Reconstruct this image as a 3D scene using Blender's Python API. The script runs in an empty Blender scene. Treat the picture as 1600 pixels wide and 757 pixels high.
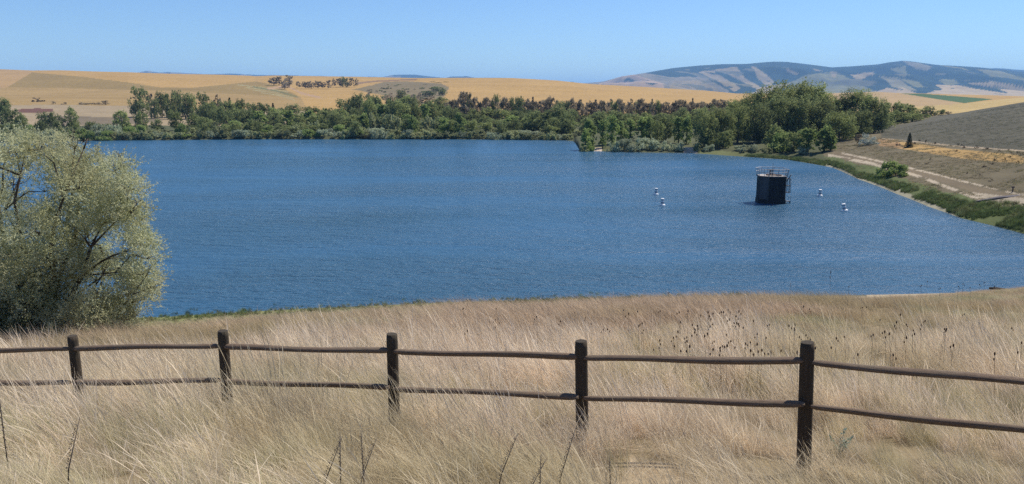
import bpy, math, random
import numpy as np
from mathutils import Vector
R = math.radians
random.seed(7)
rng = np.random.default_rng(7)
scene = bpy.context.scene
C = scene.collection

# ------------------------------------------------------------------ camera
F = 1232.0; CX = 800.0; CY = 378.5; EYE = 16.0; PITCH = 10.5
cd = bpy.data.cameras.new('camera'); cam = bpy.data.objects.new('camera', cd); C.objects.link(cam)
cam.location = (0, 0, EYE); cam.rotation_euler = (R(90 - PITCH), 0, 0)
cd.sensor_width = 36.0; cd.lens = F / 1600 * 36.0; cd.clip_start = 0.1; cd.clip_end = 60000
scene.camera = cam
# ------------------------------------------------------------------ sky and sun
SUN_EL, SUN_AZ = 55.0, 56.0          # degrees up, degrees right of the view direction (+Y)
w = bpy.data.worlds.new('World'); scene.world = w; w.use_nodes = True
wn = w.node_tree; bg = wn.nodes['Background']
sk = wn.nodes.new('ShaderNodeTexSky'); sk.sky_type = 'NISHITA'; sk.sun_disc = False
sk.sun_elevation = R(SUN_EL); sk.sun_rotation = R(SUN_AZ)
sk.altitude = 300; sk.air_density = 1.0; sk.dust_density = 0.0; sk.ozone_density = 2.2
tn = wn.nodes.new('ShaderNodeMix'); tn.data_type = 'RGBA'; tn.blend_type = 'MULTIPLY'; tn.inputs[0].default_value = 1
tn.inputs[7].default_value = (.565, .72, .955, 1); wn.links.new(sk.outputs[0], tn.inputs[6]); wn.links.new(tn.outputs[2], bg.inputs[0]); bg.inputs[1].default_value = 0.105
sl = bpy.data.lights.new('sun', 'SUN'); sl.energy = 4.8; sl.angle = R(0.53); sl.color = (1.0, 0.935, 0.82)
so = bpy.data.objects.new('sun', sl); C.objects.link(so)
sd = Vector((math.sin(R(SUN_AZ)) * math.cos(R(SUN_EL)), math.cos(R(SUN_AZ)) * math.cos(R(SUN_EL)), math.sin(R(SUN_EL))))
so.rotation_euler = sd.to_track_quat('Z', 'Y').to_euler(); so.location = (40, 20, 80)
scene.view_settings.view_transform = 'Standard'; scene.view_settings.look = 'None'
scene.view_settings.gamma = 1; scene.view_settings.use_curve_mapping = False
scene.view_settings.exposure = 0.42
cy = scene.cycles
cy.max_bounces = 8; cy.diffuse_bounces = 4; cy.glossy_bounces = 2; cy.transmission_bounces = 4
cy.transparent_max_bounces = 6; cy.volume_bounces = 1; cy.use_denoising = False; cy.sample_clamp_direct = .8; cy.sample_clamp_indirect = 2.0; cy.caustics_reflective = False; cy.caustics_refractive = False

# ------------------------------------------------------------------ projection helpers
SP, CP = math.sin(R(PITCH)), math.cos(R(PITCH))
def row_tan(py):
    v = (np.asarray(py, float) - CY) / F
    return (SP + v * CP) / (CP - v * SP)
def pix(px, py, Y):                       # world point on the picture ray at forward distance Y
    v = (py - CY) / F
    d = Y / (CP - v * SP)
    return np.array([(px - CX) / F * d, Y, EYE - Y * row_tan(py)])
def pixz(px, py, z): return pix(px, py, (EYE - z) / float(row_tan(py)))
def deep(px, py, d):                      # world point at depth d along the lens axis
    v = (py - CY) / F
    return np.array([(px - CX) / F * d, d * (CP - v * SP), EYE - d * (SP + v * CP)])
def proj(X, Y, Z):
    d = Y * CP + (EYE - Z) * SP
    d = np.maximum(d, 0.01)
    v = ((EYE - Z) * CP - Y * SP) / d
    return CX + F * X / d, CY + F * v
OFF = 6.0
def acol(p): return p[0] / (p[1] + OFF)

def vnoise(x, y, seed=0):
    x = np.asarray(x, float); y = np.asarray(y, float)
    xi = np.floor(x).astype(np.int64); yi = np.floor(y).astype(np.int64)
    fx = x - xi; fy = y - yi; fx = fx * fx * (3 - 2 * fx); fy = fy * fy * (3 - 2 * fy)
    def h(a, b):
        n = (a * 374761393 + b * 668265263 + seed * 1442695041) & 0xFFFFFFFF
        n = ((n ^ (n >> 13)) * 1274126177) & 0xFFFFFFFF
        return ((n ^ (n >> 16)) & 0xFFFF) / 65535.0
    return (h(xi, yi) * (1 - fx) + h(xi + 1, yi) * fx) * (1 - fy) + (h(xi, yi + 1) * (1 - fx) + h(xi + 1, yi + 1) * fx) * fy
def fbm(x, y, o=4, seed=0):
    s = 0; a = 0.5; t = 0
    for k in range(o):
        s = s + a * vnoise(x * 2 ** k, y * 2 ** k, seed + k); t += a; a *= .5
    return s / t

# ------------------------------------------------------------------ fence line (world points needed by the ground too)
P_PX = lambda i: CX + (-687 + 260.6 * i) / (1 - .0567 * i)
P_D = lambda i: 11.1 * (1 - .0567 * i)
POST_TOP = {-1: 531, 0: 525, 1: 517, 2: 522, 3: 533, 4: 535, 5: 571}
POST_H = {-1: 1.3, 0: 1.3, 1: 1.32, 2: 1.36, 3: 1.42, 4: 1.47, 5: 1.4}
POST_X = {-1: -97, 0: 113, 1: 348, 2: 612, 3: 908, 4: 1262, 5: 1660}
post_top = {i: deep(POST_X[i], POST_TOP[i], P_D(i)) for i in POST_TOP}

# ------------------------------------------------------------------ ground profile: control curves across the view
def layer_pts(pts):
    a = np.array([acol(p) for p in pts]); o = np.argsort(a)
    return a[o], np.array([p[1] for p in pts])[o], np.array([p[2] for p in pts])[o]
LAY = []
def const(Y, z): LAY.append((np.array([-9., 9.]), np.array([Y, Y]), np.array([z, z])))
const(-6, 14.5); const(0, 14.4)
const(3.5, 13.35)
fp = [post_top[i] - np.array([0, 0, POST_H[i]]) for i in sorted(post_top)]
d0 = fp[0] - fp[1]; d1 = fp[-1] - fp[-3]
fp = [fp[0] + d0 * k * np.array([1, 1, .7]) for k in (5, 3, 1)] + fp + [fp[-1] + d1 * k * np.array([1, .4, 1]) for k in (1, 2.5)]
LAY.append(layer_pts(fp))
LAY.append(layer_pts([pix(x, y, 24) for x, y in [(-600, 527), (0, 556), (250, 545), (450, 522), (700, 503), (900, 497), (1100, 495), (1200, 497), (1300, 497), (1400, 490), (1600, 492), (2300, 496)]]))
NEAR = layer_pts([pixz(x, y, 0) for x, y in [(-700, 508), (0, 500), (250, 496), (450, 484), (700, 473), (900, 467), (1100, 464), (1320, 462), (1450, 459), (1600, 455), (2300, 446)]])
LAY.append(NEAR)
FT = [(-700, 225), (0, 222), (150, 220), (400, 218), (700, 218), (880, 219.5), (897, 221), (906, 236), (1000, 238.5), (1080, 239.5), (1130, 243), (1230, 250), (1300, 262), (1340, 280), (1400, 303), (1450, 323), (1500, 341), (1600, 366), (1800, 400), (2300, 430)]
FAR = layer_pts([pixz(x, y, 0) for x, y in FT])
def mixl(t, z):
    a = np.linspace(-1.6, 1.6, 200)
    n = np.interp(a, NEAR[0], NEAR[1]); f = np.interp(a, FAR[0], FAR[1])
    return a, n + (f - n) * t, np.full_like(a, z)
LAY.append(mixl(.2, -2.0)); LAY.append(mixl(.8, -2.0))
LAY.append(FAR)
def y0(px): return pixz(px, np.interp(px, [t[0] for t in FT], [t[1] for t in FT]), 0)[1]
def at_z(px, Y, z):                        # world point at pixel column, distance and height
    d = Y * CP + (EYE - z) * SP
    return np.array([(px - CX) / F * d, Y, z])
def right_blend(left, right):
    return layer_pts([at_z(px, y0(px) + dy, z) for px, dy, z in left] + right)
LAY.append(right_blend([(-700, 12, 1.0), (0, 12, 1.0), (880, 12, 1.0), (897, 14, 1.0), (906, 14, 1.0), (1230, 14, 1.2)],
    [pixz(1310, 241, 2.0), pixz(1400, 266, 2.0), pixz(1500, 292, 2.2), pixz(1600, 313, 2.5), pixz(2300, 380, 3)]))
LAY.append(right_blend([(-700, 60, 1.7), (0, 60, 1.7), (880, 60, 1.7), (1200, 70, 2.0)],
    [at_z(1300, 250, 3.2), pix(1375, 213, 230), pix(1450, 222, 195), pix(1600, 236, 140), pix(2300, 280, 100)]))
LAY.append(right_blend([(-700, 130, 2.2), (0, 130, 2.2), (880, 130, 2.2), (1200, 120, 2.5)],
    [at_z(1300, 300, 3.5), pix(1375, 206, 262), pix(1450, 191, 275), pix(1520, 176, 300), pix(1600, 161, 335), pix(2300, 60, 420)]))
def LP(Y, tab): LAY.append(layer_pts([pix(x, y, Y) for x, y in tab]))
LP(560, [(-700, 168), (0, 168), (400, 169), (700, 170), (1000, 172), (1200, 172), (1375, 172), (1450, 178), (1600, 178), (2300, 178)])
LP(900, [(-700, 140), (0, 144), (200, 144), (400, 148), (560, 150), (700, 150), (900, 153), (1100, 156), (1300, 156), (1400, 160), (1500, 158), (1600, 154), (2300, 150)])
SKY = [(-700, 106), (0, 111), (50, 112.5), (100, 111.3), (200, 113), (300, 118), (400, 122.5), (430, 121), (560, 120.5), (640, 122), (800, 122.5), (870, 126), (920, 131), (1000, 135), (1100, 141), (1150, 146.5), (1200, 147), (1300, 147), (1370, 144.5), (1400, 146), (1450, 147), (1600, 151), (2300, 151)]
LP(1500, SKY)
LAY.append(layer_pts([pix(x, y, 1500) + np.array([0, 500, -14]) for x, y in SKY]))
const(4300, 12); const(30000, 10)
LAY_OK = True
def ground_z(X, Y, relief=True):
    X = np.atleast_1d(np.asarray(X, float)); Y = np.atleast_1d(np.asarray(Y, float))
    a = X / (Y + OFF)
    ys = np.array([np.interp(a, l[0], l[1]) for l in LAY]); zs = np.array([np.interp(a, l[0], l[2]) for l in LAY])
    for k in range(1, len(ys)): ys[k] = np.maximum(ys[k], ys[k - 1] + .5)
    h = np.diff(ys, axis=0); dl = np.diff(zs, axis=0) / h
    m = np.zeros_like(zs); p = dl[:-1] * dl[1:]
    m[1:-1] = np.where(p > 0, 2 * p / (dl[:-1] + dl[1:] + 1e-12 * np.sign(dl[:-1] + dl[1:] + 1e-15)), 0)
    m[0] = dl[0]; m[-1] = dl[-1]
    k = np.clip((ys <= Y).sum(0) - 1, 0, len(ys) - 2); i = np.arange(len(X))
    t = np.clip((Y - ys[k, i]) / h[k, i], 0, 1); hh = h[k, i]
    z = (2*t**3 - 3*t**2 + 1) * zs[k, i] + (t**3 - 2*t**2 + t) * hh * m[k, i] + (-2*t**3 + 3*t**2) * zs[k+1, i] + (t**3 - t**2) * hh * m[k+1, i]
    if relief:
        near = np.clip((ys[5] - 3 - Y) / 8, 0, 1)
        z = z + near * ((fbm(X * .55, Y * .55, 3, 3) - .5) * .22 + (fbm(X * .13, Y * .13, 2, 9) - .5) * .5 * np.clip((Y - 12) / 8, 0, 1) * np.clip((40 - Y) / 14, 0, 1))
        far = np.clip((Y - 560) / 200, 0, 1) * np.clip((1900 - Y) / 500, 0, 1)
        z = z + far * (fbm(X / 240 + 5, Y / 160, 2, 21) - .5) * 7
        bank = np.clip((Y - ys[8] - 6) / 20, 0, 1) * np.clip((560 - Y) / 100, 0, 1)
        z = z + bank * ((fbm(X / 14, Y / 14, 3, 33) - .5) * .9)
    return z
def gz(x, y): return float(ground_z(x, y)[0])
def on_ray(px, py, h, ylo=6, yhi=34):      # where the picture ray passes at height h above the ground
    Ys = np.linspace(ylo, yhi, 140)
    pts = np.array([pix(px, py, y) for y in Ys]); c = pts[:, 2] - ground_z(pts[:, 0], pts[:, 1])
    k = np.where(c <= h)[0]; k = k[0] if len(k) else int(np.argmin(c))
    return pts[k], float(c[k])

# ------------------------------------------------------------------ object helpers
def tag(o, label=None, cat=None, group=None, kind=None):
    if label: o['label'] = label
    if cat: o['category'] = cat
    if group: o['group'] = group
    if kind: o['kind'] = kind
    return o
def empty(name, loc, rot=(0, 0, 0)):
    o = bpy.data.objects.new(name, None); o.location = tuple(float(v) for v in loc); o.rotation_euler = rot
    o.empty_display_size = .3; C.objects.link(o); return o
def link(name, me, mat=None, parent=None, loc=(0, 0, 0)):
    o = bpy.data.objects.new(name, me); o.location = tuple(float(v) for v in loc); C.objects.link(o)
    if mat and not me.materials: me.materials.append(mat)
    if parent: o.parent = parent
    return o
def np_mesh(name, V, Fc, smooth=True, mat=None):           # Fc: (n,4) or (n,3) int array, or a list of such
    if not isinstance(Fc, list): Fc = [Fc]
    me = bpy.data.meshes.new(name); V = np.asarray(V, np.float32)
    me.vertices.add(len(V)); me.vertices.foreach_set('co', V.ravel())
    nl = sum(f.size for f in Fc); nf = sum(len(f) for f in Fc)
    me.loops.add(nl); me.polygons.add(nf)
    me.loops.foreach_set('vertex_index', np.concatenate([f.ravel() for f in Fc]).astype(np.int32))
    tot = np.concatenate([np.full(len(f), f.shape[1]) for f in Fc]); st = np.concatenate([[0], np.cumsum(tot)[:-1]])
    me.polygons.foreach_set('loop_start', st.astype(np.int32))
    me.polygons.foreach_set('use_smooth', np.full(nf, smooth))
    me.update(calc_edges=True)
    if mat: me.materials.append(mat)
    return me
class MB:
    def __init__(s): s.v = []; s.f = []
    def box(s, c, size, rz=0.0, rot=None):
        b = len(s.v); x, y, z = (k / 2 for k in size); cr, sr = math.cos(rz), math.sin(rz)
        for dx, dy, dz in ((-x,-y,-z),(x,-y,-z),(x,y,-z),(-x,y,-z),(-x,-y,z),(x,-y,z),(x,y,z),(-x,y,z)):
            s.v.append((c[0] + dx*cr - dy*sr, c[1] + dx*sr + dy*cr, c[2] + dz))
        s.f += [tuple(b + i for i in q) for q in ((0,3,2,1),(4,5,6,7),(0,1,5,4),(1,2,6,5),(2,3,7,6),(3,0,4,7))]
    def tube(s, pts, rad, n=8, cap=True, wob=0.0, seed=0):
        rr = random.Random(seed)
        pts = [Vector(p) for p in pts]; b0 = len(s.v)
        if not hasattr(rad, '__len__'): rad = [rad] * len(pts)
        u = None
        for i, p in enumerate(pts):
            d = (pts[min(i+1, len(pts)-1)] - pts[max(i-1, 0)]).normalized()
            if u is None: u = d.cross(Vector((0.31, 0.2, 1)) if abs(d.z) < .9 else Vector((1, 0, 0))).normalized()
            u = (u - d * u.dot(d)).normalized(); vv = d.cross(u)
            for k in range(n):
                a = 2 * math.pi * k / n; r = rad[i] * (1 + wob * (rr.random() - .5))
                s.v.append(tuple(p + u * (r * math.cos(a)) + vv * (r * math.sin(a))))
        for i in range(len(pts) - 1):
            for k in range(n):
                a = b0 + i*n + k; b = b0 + i*n + (k+1) % n
                s.f.append((a, b, b + n, a + n))
        if cap:
            s.f.append(tuple(b0 + k for k in range(n))[::-1]); e = b0 + (len(pts)-1)*n
            s.f.append(tuple(e + k for k in range(n)))
    def prism(s, pts, z0, z1):
        b = len(s.v); n = len(pts)
        for z in (z0, z1):
            for x, y in pts: s.v.append((x, y, z))
        for k in range(n): s.f.append((b+k, b+(k+1)%n, b+n+(k+1)%n, b+n+k))
        s.f.append(tuple(b+k for k in range(n))[::-1]); s.f.append(tuple(b+n+k for k in range(n)))
    def lathe(s, prof, n=20, c=(0, 0, 0)):
        b = len(s.v)
        for r, z in prof:
            for k in range(n):
                a = 2*math.pi*k/n; s.v.append((c[0]+r*math.cos(a), c[1]+r*math.sin(a), c[2]+z))
        for i in range(len(prof)-1):
            for k in range(n): s.f.append((b+i*n+k, b+i*n+(k+1)%n, b+(i+1)*n+(k+1)%n, b+(i+1)*n+k))
        s.f.append(tuple(b+k for k in range(n))[::-1]); s.f.append(tuple(b+(len(prof)-1)*n+k for k in range(n)))
    def mesh(s, name, mat=None, smooth=False):
        me = bpy.data.meshes.new(name); me.from_pydata(s.v, [], s.f); me.update()
        if smooth: me.polygons.foreach_set('use_smooth', [True]*len(me.polygons))
        if mat: me.materials.append(mat)
        return me
    def build(s, name, mat=None, parent=None, smooth=False, loc=(0,0,0)):
        return link(name, s.mesh(name, mat, smooth), None, parent, loc)

# ------------------------------------------------------------------ materials
def new_mat(name):
    m = bpy.data.materials.new(name); m.use_nodes = True; nt = m.node_tree; nt.nodes.clear()
    return m, nt, nt.nodes, nt.links
def node(nt, t, **kw):
    n = nt.nodes.new(t)
    for k, v in kw.items(): setattr(n, k, v)
    return n
def noise(nt, vec, scale, detail=4, rough=.6, dist=0):
    n = node(nt, 'ShaderNodeTexNoise'); n.inputs['Scale'].default_value = scale; n.inputs['Detail'].default_value = detail
    n.inputs['Roughness'].default_value = rough; n.inputs['Distortion'].default_value = dist
    if vec: nt.links.new(vec, n.inputs['Vector'])
    return n.outputs['Fac']
def maprange(nt, val, a, b, c, d):
    n = node(nt, 'ShaderNodeMapRange'); nt.links.new(val, n.inputs[0])
    for i, x in enumerate((a, b, c, d)): n.inputs[i+1].default_value = x
    return n.outputs[0]
def mul(nt, a, b, op='MULTIPLY'):
    n = node(nt, 'ShaderNodeMath', operation=op)
    for i, x in enumerate((a, b)):
        if isinstance(x, (int, float)): n.inputs[i].default_value = x
        else: nt.links.new(x, n.inputs[i])
    return n.outputs[0]
def mixc(nt, fac, a, b, mode='MIX'):
    n = node(nt, 'ShaderNodeMix', data_type='RGBA', blend_type=mode)
    if isinstance(fac, (int, float)): n.inputs[0].default_value = fac
    else: nt.links.new(fac, n.inputs[0])
    for i, x in ((6, a), (7, b)):
        if isinstance(x, tuple): n.inputs[i].default_value = (*x[:3], 1)
        else: nt.links.new(x, n.inputs[i])
    return n.outputs[2]
def scalec(nt, col, val):
    n = node(nt, 'ShaderNodeVectorMath', operation='SCALE'); nt.links.new(col, n.inputs[0]); nt.links.new(val, n.inputs['Scale'])
    return n.outputs[0]
def mapping(nt, vec, scale=(1, 1, 1), rot=(0, 0, 0)):
    n = node(nt, 'ShaderNodeMapping'); n.inputs['Scale'].default_value = scale; n.inputs['Rotation'].default_value = rot
    nt.links.new(vec, n.inputs['Vector']); return n.outputs[0]
def bump(nt, h, strength, dist):
    n = node(nt, 'ShaderNodeBump'); n.inputs['Strength'].default_value = strength; n.inputs['Distance'].default_value = dist
    nt.links.new(h, n.inputs['Height']); return n.outputs[0]
def solid(name, c1, c2, scale=8, rough=.7, metal=0, bmp=.0, stretch=(1, 1, 1), spec=.3):
    m, nt, N, L = new_mat(name)
    tc = node(nt, 'ShaderNodeTexCoord'); v = mapping(nt, tc.outputs['Object'], stretch)
    f = noise(nt, v, scale, 5)
    p = node(nt, 'ShaderNodeBsdfPrincipled'); o = node(nt, 'ShaderNodeOutputMaterial'); L.new(p.outputs[0], o.inputs[0])
    L.new(mixc(nt, maprange(nt, f, .3, .7, 0, 1), c1, c2), p.inputs['Base Color'])
    p.inputs['Roughness'].default_value = rough; p.inputs['Metallic'].default_value = metal
    p.inputs['Specular IOR Level'].default_value = spec
    if bmp: L.new(bump(nt, f, bmp, .02), p.inputs['Normal'])
    return m
def leafy(name, c1, c2, scale=1.5, trans=.35, rnd=.25, world=False, hue=None):
    m, nt, N, L = new_mat(name)
    if world: v = node(nt, 'ShaderNodeNewGeometry').outputs['Position']
    else: v = node(nt, 'ShaderNodeTexCoord').outputs['Object']
    f = noise(nt, v, scale, 3)
    oi = node(nt, 'ShaderNodeObjectInfo')
    col = mixc(nt, maprange(nt, f, .32, .68, 0, 1), c1, c2)
    if hue: col = mixc(nt, maprange(nt, noise(nt, v, hue[1], 2), .45, .7, 0, hue[2]), col, hue[0])
    col = scalec(nt, col, maprange(nt, oi.outputs['Random'], 0, 1, 1 - rnd, 1 + rnd))
    d = node(nt, 'ShaderNodeBsdfDiffuse'); t = node(nt, 'ShaderNodeBsdfTranslucent')
    mx = node(nt, 'ShaderNodeMixShader'); mx.inputs[0].default_value = trans
    o = node(nt, 'ShaderNodeOutputMaterial')
    L.new(col, d.inputs[0]); L.new(col, t.inputs[0]); L.new(d.outputs[0], mx.inputs[1]); L.new(t.outputs[0], mx.inputs[2])
    L.new(mx.outputs[0], o.inputs[0]); return m
def attr_mat(name, detail, rough=.95, bmp=0):
    m, nt, N, L = new_mat(name)
    at = node(nt, 'ShaderNodeAttribute', attribute_name='Col'); col = at.outputs['Color']
    pos = node(nt, 'ShaderNodeNewGeometry').outputs['Position']
    for vecs, sc, lo, hi in detail:
        col = scalec(nt, col, maprange(nt, noise(nt, mapping(nt, pos, vecs), sc, 5, .65), .25, .75, lo, hi))
    p = node(nt, 'ShaderNodeBsdfPrincipled'); o = node(nt, 'ShaderNodeOutputMaterial'); L.new(p.outputs[0], o.inputs[0])
    L.new(col, p.inputs['Base Color']); p.inputs['Roughness'].default_value = rough; p.inputs['Specular IOR Level'].default_value = .1
    return m
M = {}
M['ground'] = attr_mat('ground_soil', [((1, 1, 1), 2.2, .75, 1.25), ((1, 1, 1), .12, .88, 1.12), ((.2, 1, 1), .02, .9, 1.1), ((1, .25, 1), .35, .85, 1.15)])
M['mount'] = attr_mat('mountain_slope', [((1, 1, 1), .012, .8, 1.2), ((1, 1, 1), .0025, .85, 1.15)])

# ------------------------------------------------------------------ ground
def inpoly(x, y, poly):
    ins = np.zeros(x.shape, bool); n = len(poly)
    for i in range(n):
        x1, y1 = poly[i]; x2, y2 = poly[(i+1) % n]
        if y1 == y2: continue
        c = ((y1 > y) != (y2 > y)) & (x < (x2 - x1) * (y - y1) / (y2 - y1) + x1); ins ^= c
    return ins
def c4(*p): return [(1050 + x / 4.207, 80 + y / 4.207) for x, y in p]
def c5(*p): return [(1300 + x / 4.207, 80 + y / 4.207) for x, y in p]
def c6(*p): return [(1300 + x / 2.91, 220 + y / 2.91) for x, y in p]
def band(line, wd):
    return [(x, y - wd / 2) for x, y in line] + [(x, y + wd / 2) for x, y in line[::-1]]
def grid_faces(nr, nc):
    i = np.arange(nr - 1)[:, None] * nc + np.arange(nc - 1)[None, :]
    return np.stack([i, i + 1, i + nc + 1, i + nc], -1).reshape(-1, 4)
def color_attr(me, col):
    at = me.color_attributes.new('Col', 'FLOAT_COLOR', 'POINT')
    c = np.ones((len(col), 4), np.float32); c[:, :3] = col; at.data.foreach_set('color', c.ravel())

acs = np.concatenate([np.linspace(-1.3, -.72, 80)[:-1], np.linspace(-.72, .72, 1160), np.linspace(.72, 1.3, 80)[1:]])
rows = np.concatenate([np.linspace(-5.5, 4, 16)[:-1], np.geomspace(10, 76, 80)[:-1] - 6, np.geomspace(70, 360, 300)[:-1], np.geomspace(360, 900, 60)[:-1], np.geomspace(900, 2000, 76)[:-1], np.geomspace(2000, 30000, 14)])
A, Yg = np.meshgrid(acs, rows); X = (A * (Yg + OFF)).ravel(); Y = Yg.ravel(); Z = ground_z(X, Y)
px, py = proj(X, Y, Z)
WHEAT = (.345, .222, .083); TAN = (.41, .30, .16)
col = np.zeros((len(X), 3)); col[:] = WHEAT
nearY = np.interp(X / (Y + OFF), NEAR[0], NEAR[1]); farY = np.interp(X / (Y + OFF), FAR[0], FAR[1])
wob = (fbm(X / 9, Y / 9, 3, 5) - .5)
n1 = fbm(X / 40, Y / 60, 3, 8) - .5
def paint(mask, c): col[mask] = c
isn = Y < nearY + 20
paint(isn, (.20, .155, .09))
bp_ = pix(1003, 728, 7.5); paint(np.hypot((X - bp_[0]) / .55, (Y - 7.3) / .9) + (fbm(X * 3.5, Y * 3.5, 3, 77) - .5) * 1.6 < .8, (.40, .31, .195))
paint(isn & (Z < 1.1 + wob * 1.2), (.30, .25, .175))
paint(isn & (Z < 1.1 + wob) & (px < 1250), (.16, .17, .07))
paint((Y > nearY) & (Y < farY) & (Z < 0), (.03, .05, .04))
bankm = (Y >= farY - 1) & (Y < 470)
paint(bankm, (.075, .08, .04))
paint(bankm & (Y > farY + 95 + wob * 40) & ((px < 340) | (Y > 395)), (.21, .165, .10))
far = Y > 430
px_w = px + wob * 6; py_w = py + wob * 1.0
paint(far & inpoly(px, py, [(-900, 136), (11, 137), (50, 113.5), (130, 120.5), (200, 129), (250, 137), (300, 137.5), (400, 127.5), (432, 134), (470, 152), (480, 172), (-900, 172)]), (.228, .160, .062))
paint(far & inpoly(px, py, [(-900, 137), (11, 137), (100, 138), (250, 142), (470, 152), (480, 175), (-900, 175)]), (.275, .188, .078))
paint(far & inpoly(px, py, [(-900, 95), (8, 95), (50, 113.5), (11, 137), (-900, 137)]), (.32, .21, .095))
paint((Y > 380) & inpoly(px_w, py_w, [(-900, 167), (90, 164), (210, 166), (320, 172), (480, 174), (480, 205), (-900, 205)]), (.27, .21, .13))
paint((Y > 300) & inpoly(px_w, py_w, [(60, 181), (220, 184), (260, 190), (170, 197), (60, 196)]), (.15, .12, .08))
paint((Y > 300) & inpoly(px_w, py_w, [(28, 171), (60, 169.5), (84, 171), (80, 175.5), (28, 177)]), (.12, .062, .045))
for q in range(4):                                                  # contour strips on the slope
    o = q * 4.0
    paint(far & inpoly(px, py, band([(372 + o*3, 133 + o), (410 + o*2, 137 + o), (450 + o, 144 + o*1.1)], 1.2)), (.27, .235, .12))
paint(far & inpoly(px_w, py, band([(395, 136), (430, 142), (466, 152)], 2.4)), (.14, .13, .06))
paint(far & inpoly(px_w, py_w, [(552, 140), (600, 128.5), (640, 127.5), (690, 131), (702, 137), (692, 153), (640, 160), (592, 148)]), (.17, .135, .075))
paint(far & inpoly(px_w, py_w, band([(556, 131), (590, 127), (650, 124.5)], 2.4)), (.2, .13, .08))
paint(far & inpoly(px_w, py_w, band([(418, 139), (450, 135), (470, 146), (500, 153)], 3.4)), (.33, .22, .13))
# fields and bank on the right
paint(far & inpoly(px, py, c5((0, 265), (450, 272), (860, 345), (560, 392), (0, 400))), (.33, .23, .115))
paint(far & inpoly(px, py, c5((455, 279), (600, 281), (1060, 317), (870, 343), (700, 318))), (.055, .10, .04))
paint(far & inpoly(px, py, c5((545, 366), (860, 346), (1270, 303), (2200, 240), (2200, 420), (800, 425), (560, 420))), (.37, .27, .11))
rb = (px > 1292 + wob * 30) & (Y < 480) & (Y > farY)
paint(rb, (.130, .108, .066))
grey = rb & inpoly(px_w, py, c5((320, 500), (330, 575), (500, 590), (860, 628), (1262, 655), (4000, 820), (4000, -300), (1262, 330), (800, 403), (480, 480)))
paint(grey, (.088, .082, .058))
paint(rb & inpoly(px_w, py, band(c5((330, 575), (500, 592), (860, 630), (1262, 657), (2500, 720)), 1.6)), (.36, .28, .19))
paint(rb & inpoly(px_w, py_w, c5((300, 590), (500, 600), (760, 640), (1200, 680), (1262, 700), (1262, 740), (900, 715), (540, 655), (430, 640))), (.34, .22, .085))
paint(rb & inpoly(px_w, py_w, c5((300, 580), (430, 585), (470, 640), (310, 625))), (.27, .17, .085))
PALE = (.36, .30, .22)
road_mid = c6((0, 62), (190, 98), (350, 140), (480, 170), (640, 218), (830, 262), (1200, 330))
paint(rb & inpoly(px_w, py_w, band(road_mid, 10)), (.155, .122, .078))
brk = fbm(X / 3.2, Y / 3.2, 3, 111); paint(rb & (brk > .34) & inpoly(px_w, py_w * .5 + py * .5, band(c6((40, 56), (210, 92), (360, 126), (490, 158), (650, 198), (830, 240), (1200, 300)), 2.6)), PALE)
paint(rb & (brk < .67) & inpoly(px_w, py_w, band(c6((-20, 66), (180, 104), (380, 158), (480, 195), (660, 262), (873, 312), (1200, 380)), 4.6)), PALE)
paint(rb & inpoly(px_w, py_w, c6((640, 235), (873, 262), (1200, 300), (1200, 400), (873, 325), (700, 285))), (.31, .26, .19))
paint(rb & (Z < 1.5 + wob), (.10, .12, .045))
sand = (Y >= farY - 4) & (px > 1285) & (px < 1500) & (Y < farY + 4.2 + wob * 6) & (Y < 480)
paint(sand, (.27, .25, .175))
paint((Y >= farY - 4) & (Y < farY + 5 + wob*4) & (px < 1290) & (px > 1070), (.115, .125, .055))
paint((Y >= farY) & (Y < farY + 7) & (px > 1068) & (px < 1090), (.42, .33, .24))
paint((Y >= farY) & (Y < farY + 7) & (px > 925) & (px < 940), (.45, .36, .28))
strk = (np.abs(((px * .35 + py * 3.0) % 6) - 3) < .8) & far & (Y > 620) & (Y < 1480)
col[strk] *= .94
col *= (1 + n1 * .16)[:, None]
me = np_mesh('ground', np.stack([X, Y, Z], 1), grid_faces(len(rows), len(acs)), mat=M['ground']); color_attr(me, col)
tag(link('ground', me), kind='structure')

# ------------------------------------------------------------------ mountains and far ridges
def range_mesh(name, layers, acols, rows, painter, relief):
    LL = [layer_pts(l) for l in layers]
    Am, Ym = np.meshgrid(acols, rows); a = Am.ravel(); Yv = Ym.ravel(); Xv = a * (Yv + OFF)
    ys = np.array([np.interp(a, l[0], l[1]) for l in LL]); zs = np.array([np.interp(a, l[0], l[2]) for l in LL])
    k = np.clip((ys <= Yv).sum(0) - 1, 0, len(ys) - 2); i = np.arange(len(a))
    t = np.clip((Yv - ys[k, i]) / (ys[k+1, i] - ys[k, i]), 0, 1); z = zs[k, i] * (1-t) + zs[k+1, i] * t
    z = z + relief(Xv, Yv, z)
    c = painter(Xv, Yv, z)
    me = np_mesh(name, np.stack([Xv, Yv, z], 1), grid_faces(len(rows), len(acols)), mat=M['mount']); color_attr(me, c)
    return tag(link(name, me), kind='structure')
RIDGE = [(905, 131), (940, 128), (965, 122), (1000, 115.5), (1050, 107), (1090, 103), (1130, 100.5), (1170, 100), (1190, 98), (1205, 96.5), (1230, 97), (1260, 100.5), (1300, 105.5), (1330, 104), (1370, 101), (1395, 97), (1413, 95), (1430, 97), (1465, 102), (1490, 103), (1530, 105.5), (1555, 108), (1600, 113), (1700, 116), (1900, 120), (2300, 124)]
def ridge_at(x): return np.interp(x, [r[0] for r in RIDGE], [r[1] for r in RIDGE])
xs = list(range(890, 2300, 10))
def mt_layer(Y, f): return [pix(x, 147 + (min(ridge_at(x), 131) - 147) * f, Y) for x in xs]
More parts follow.
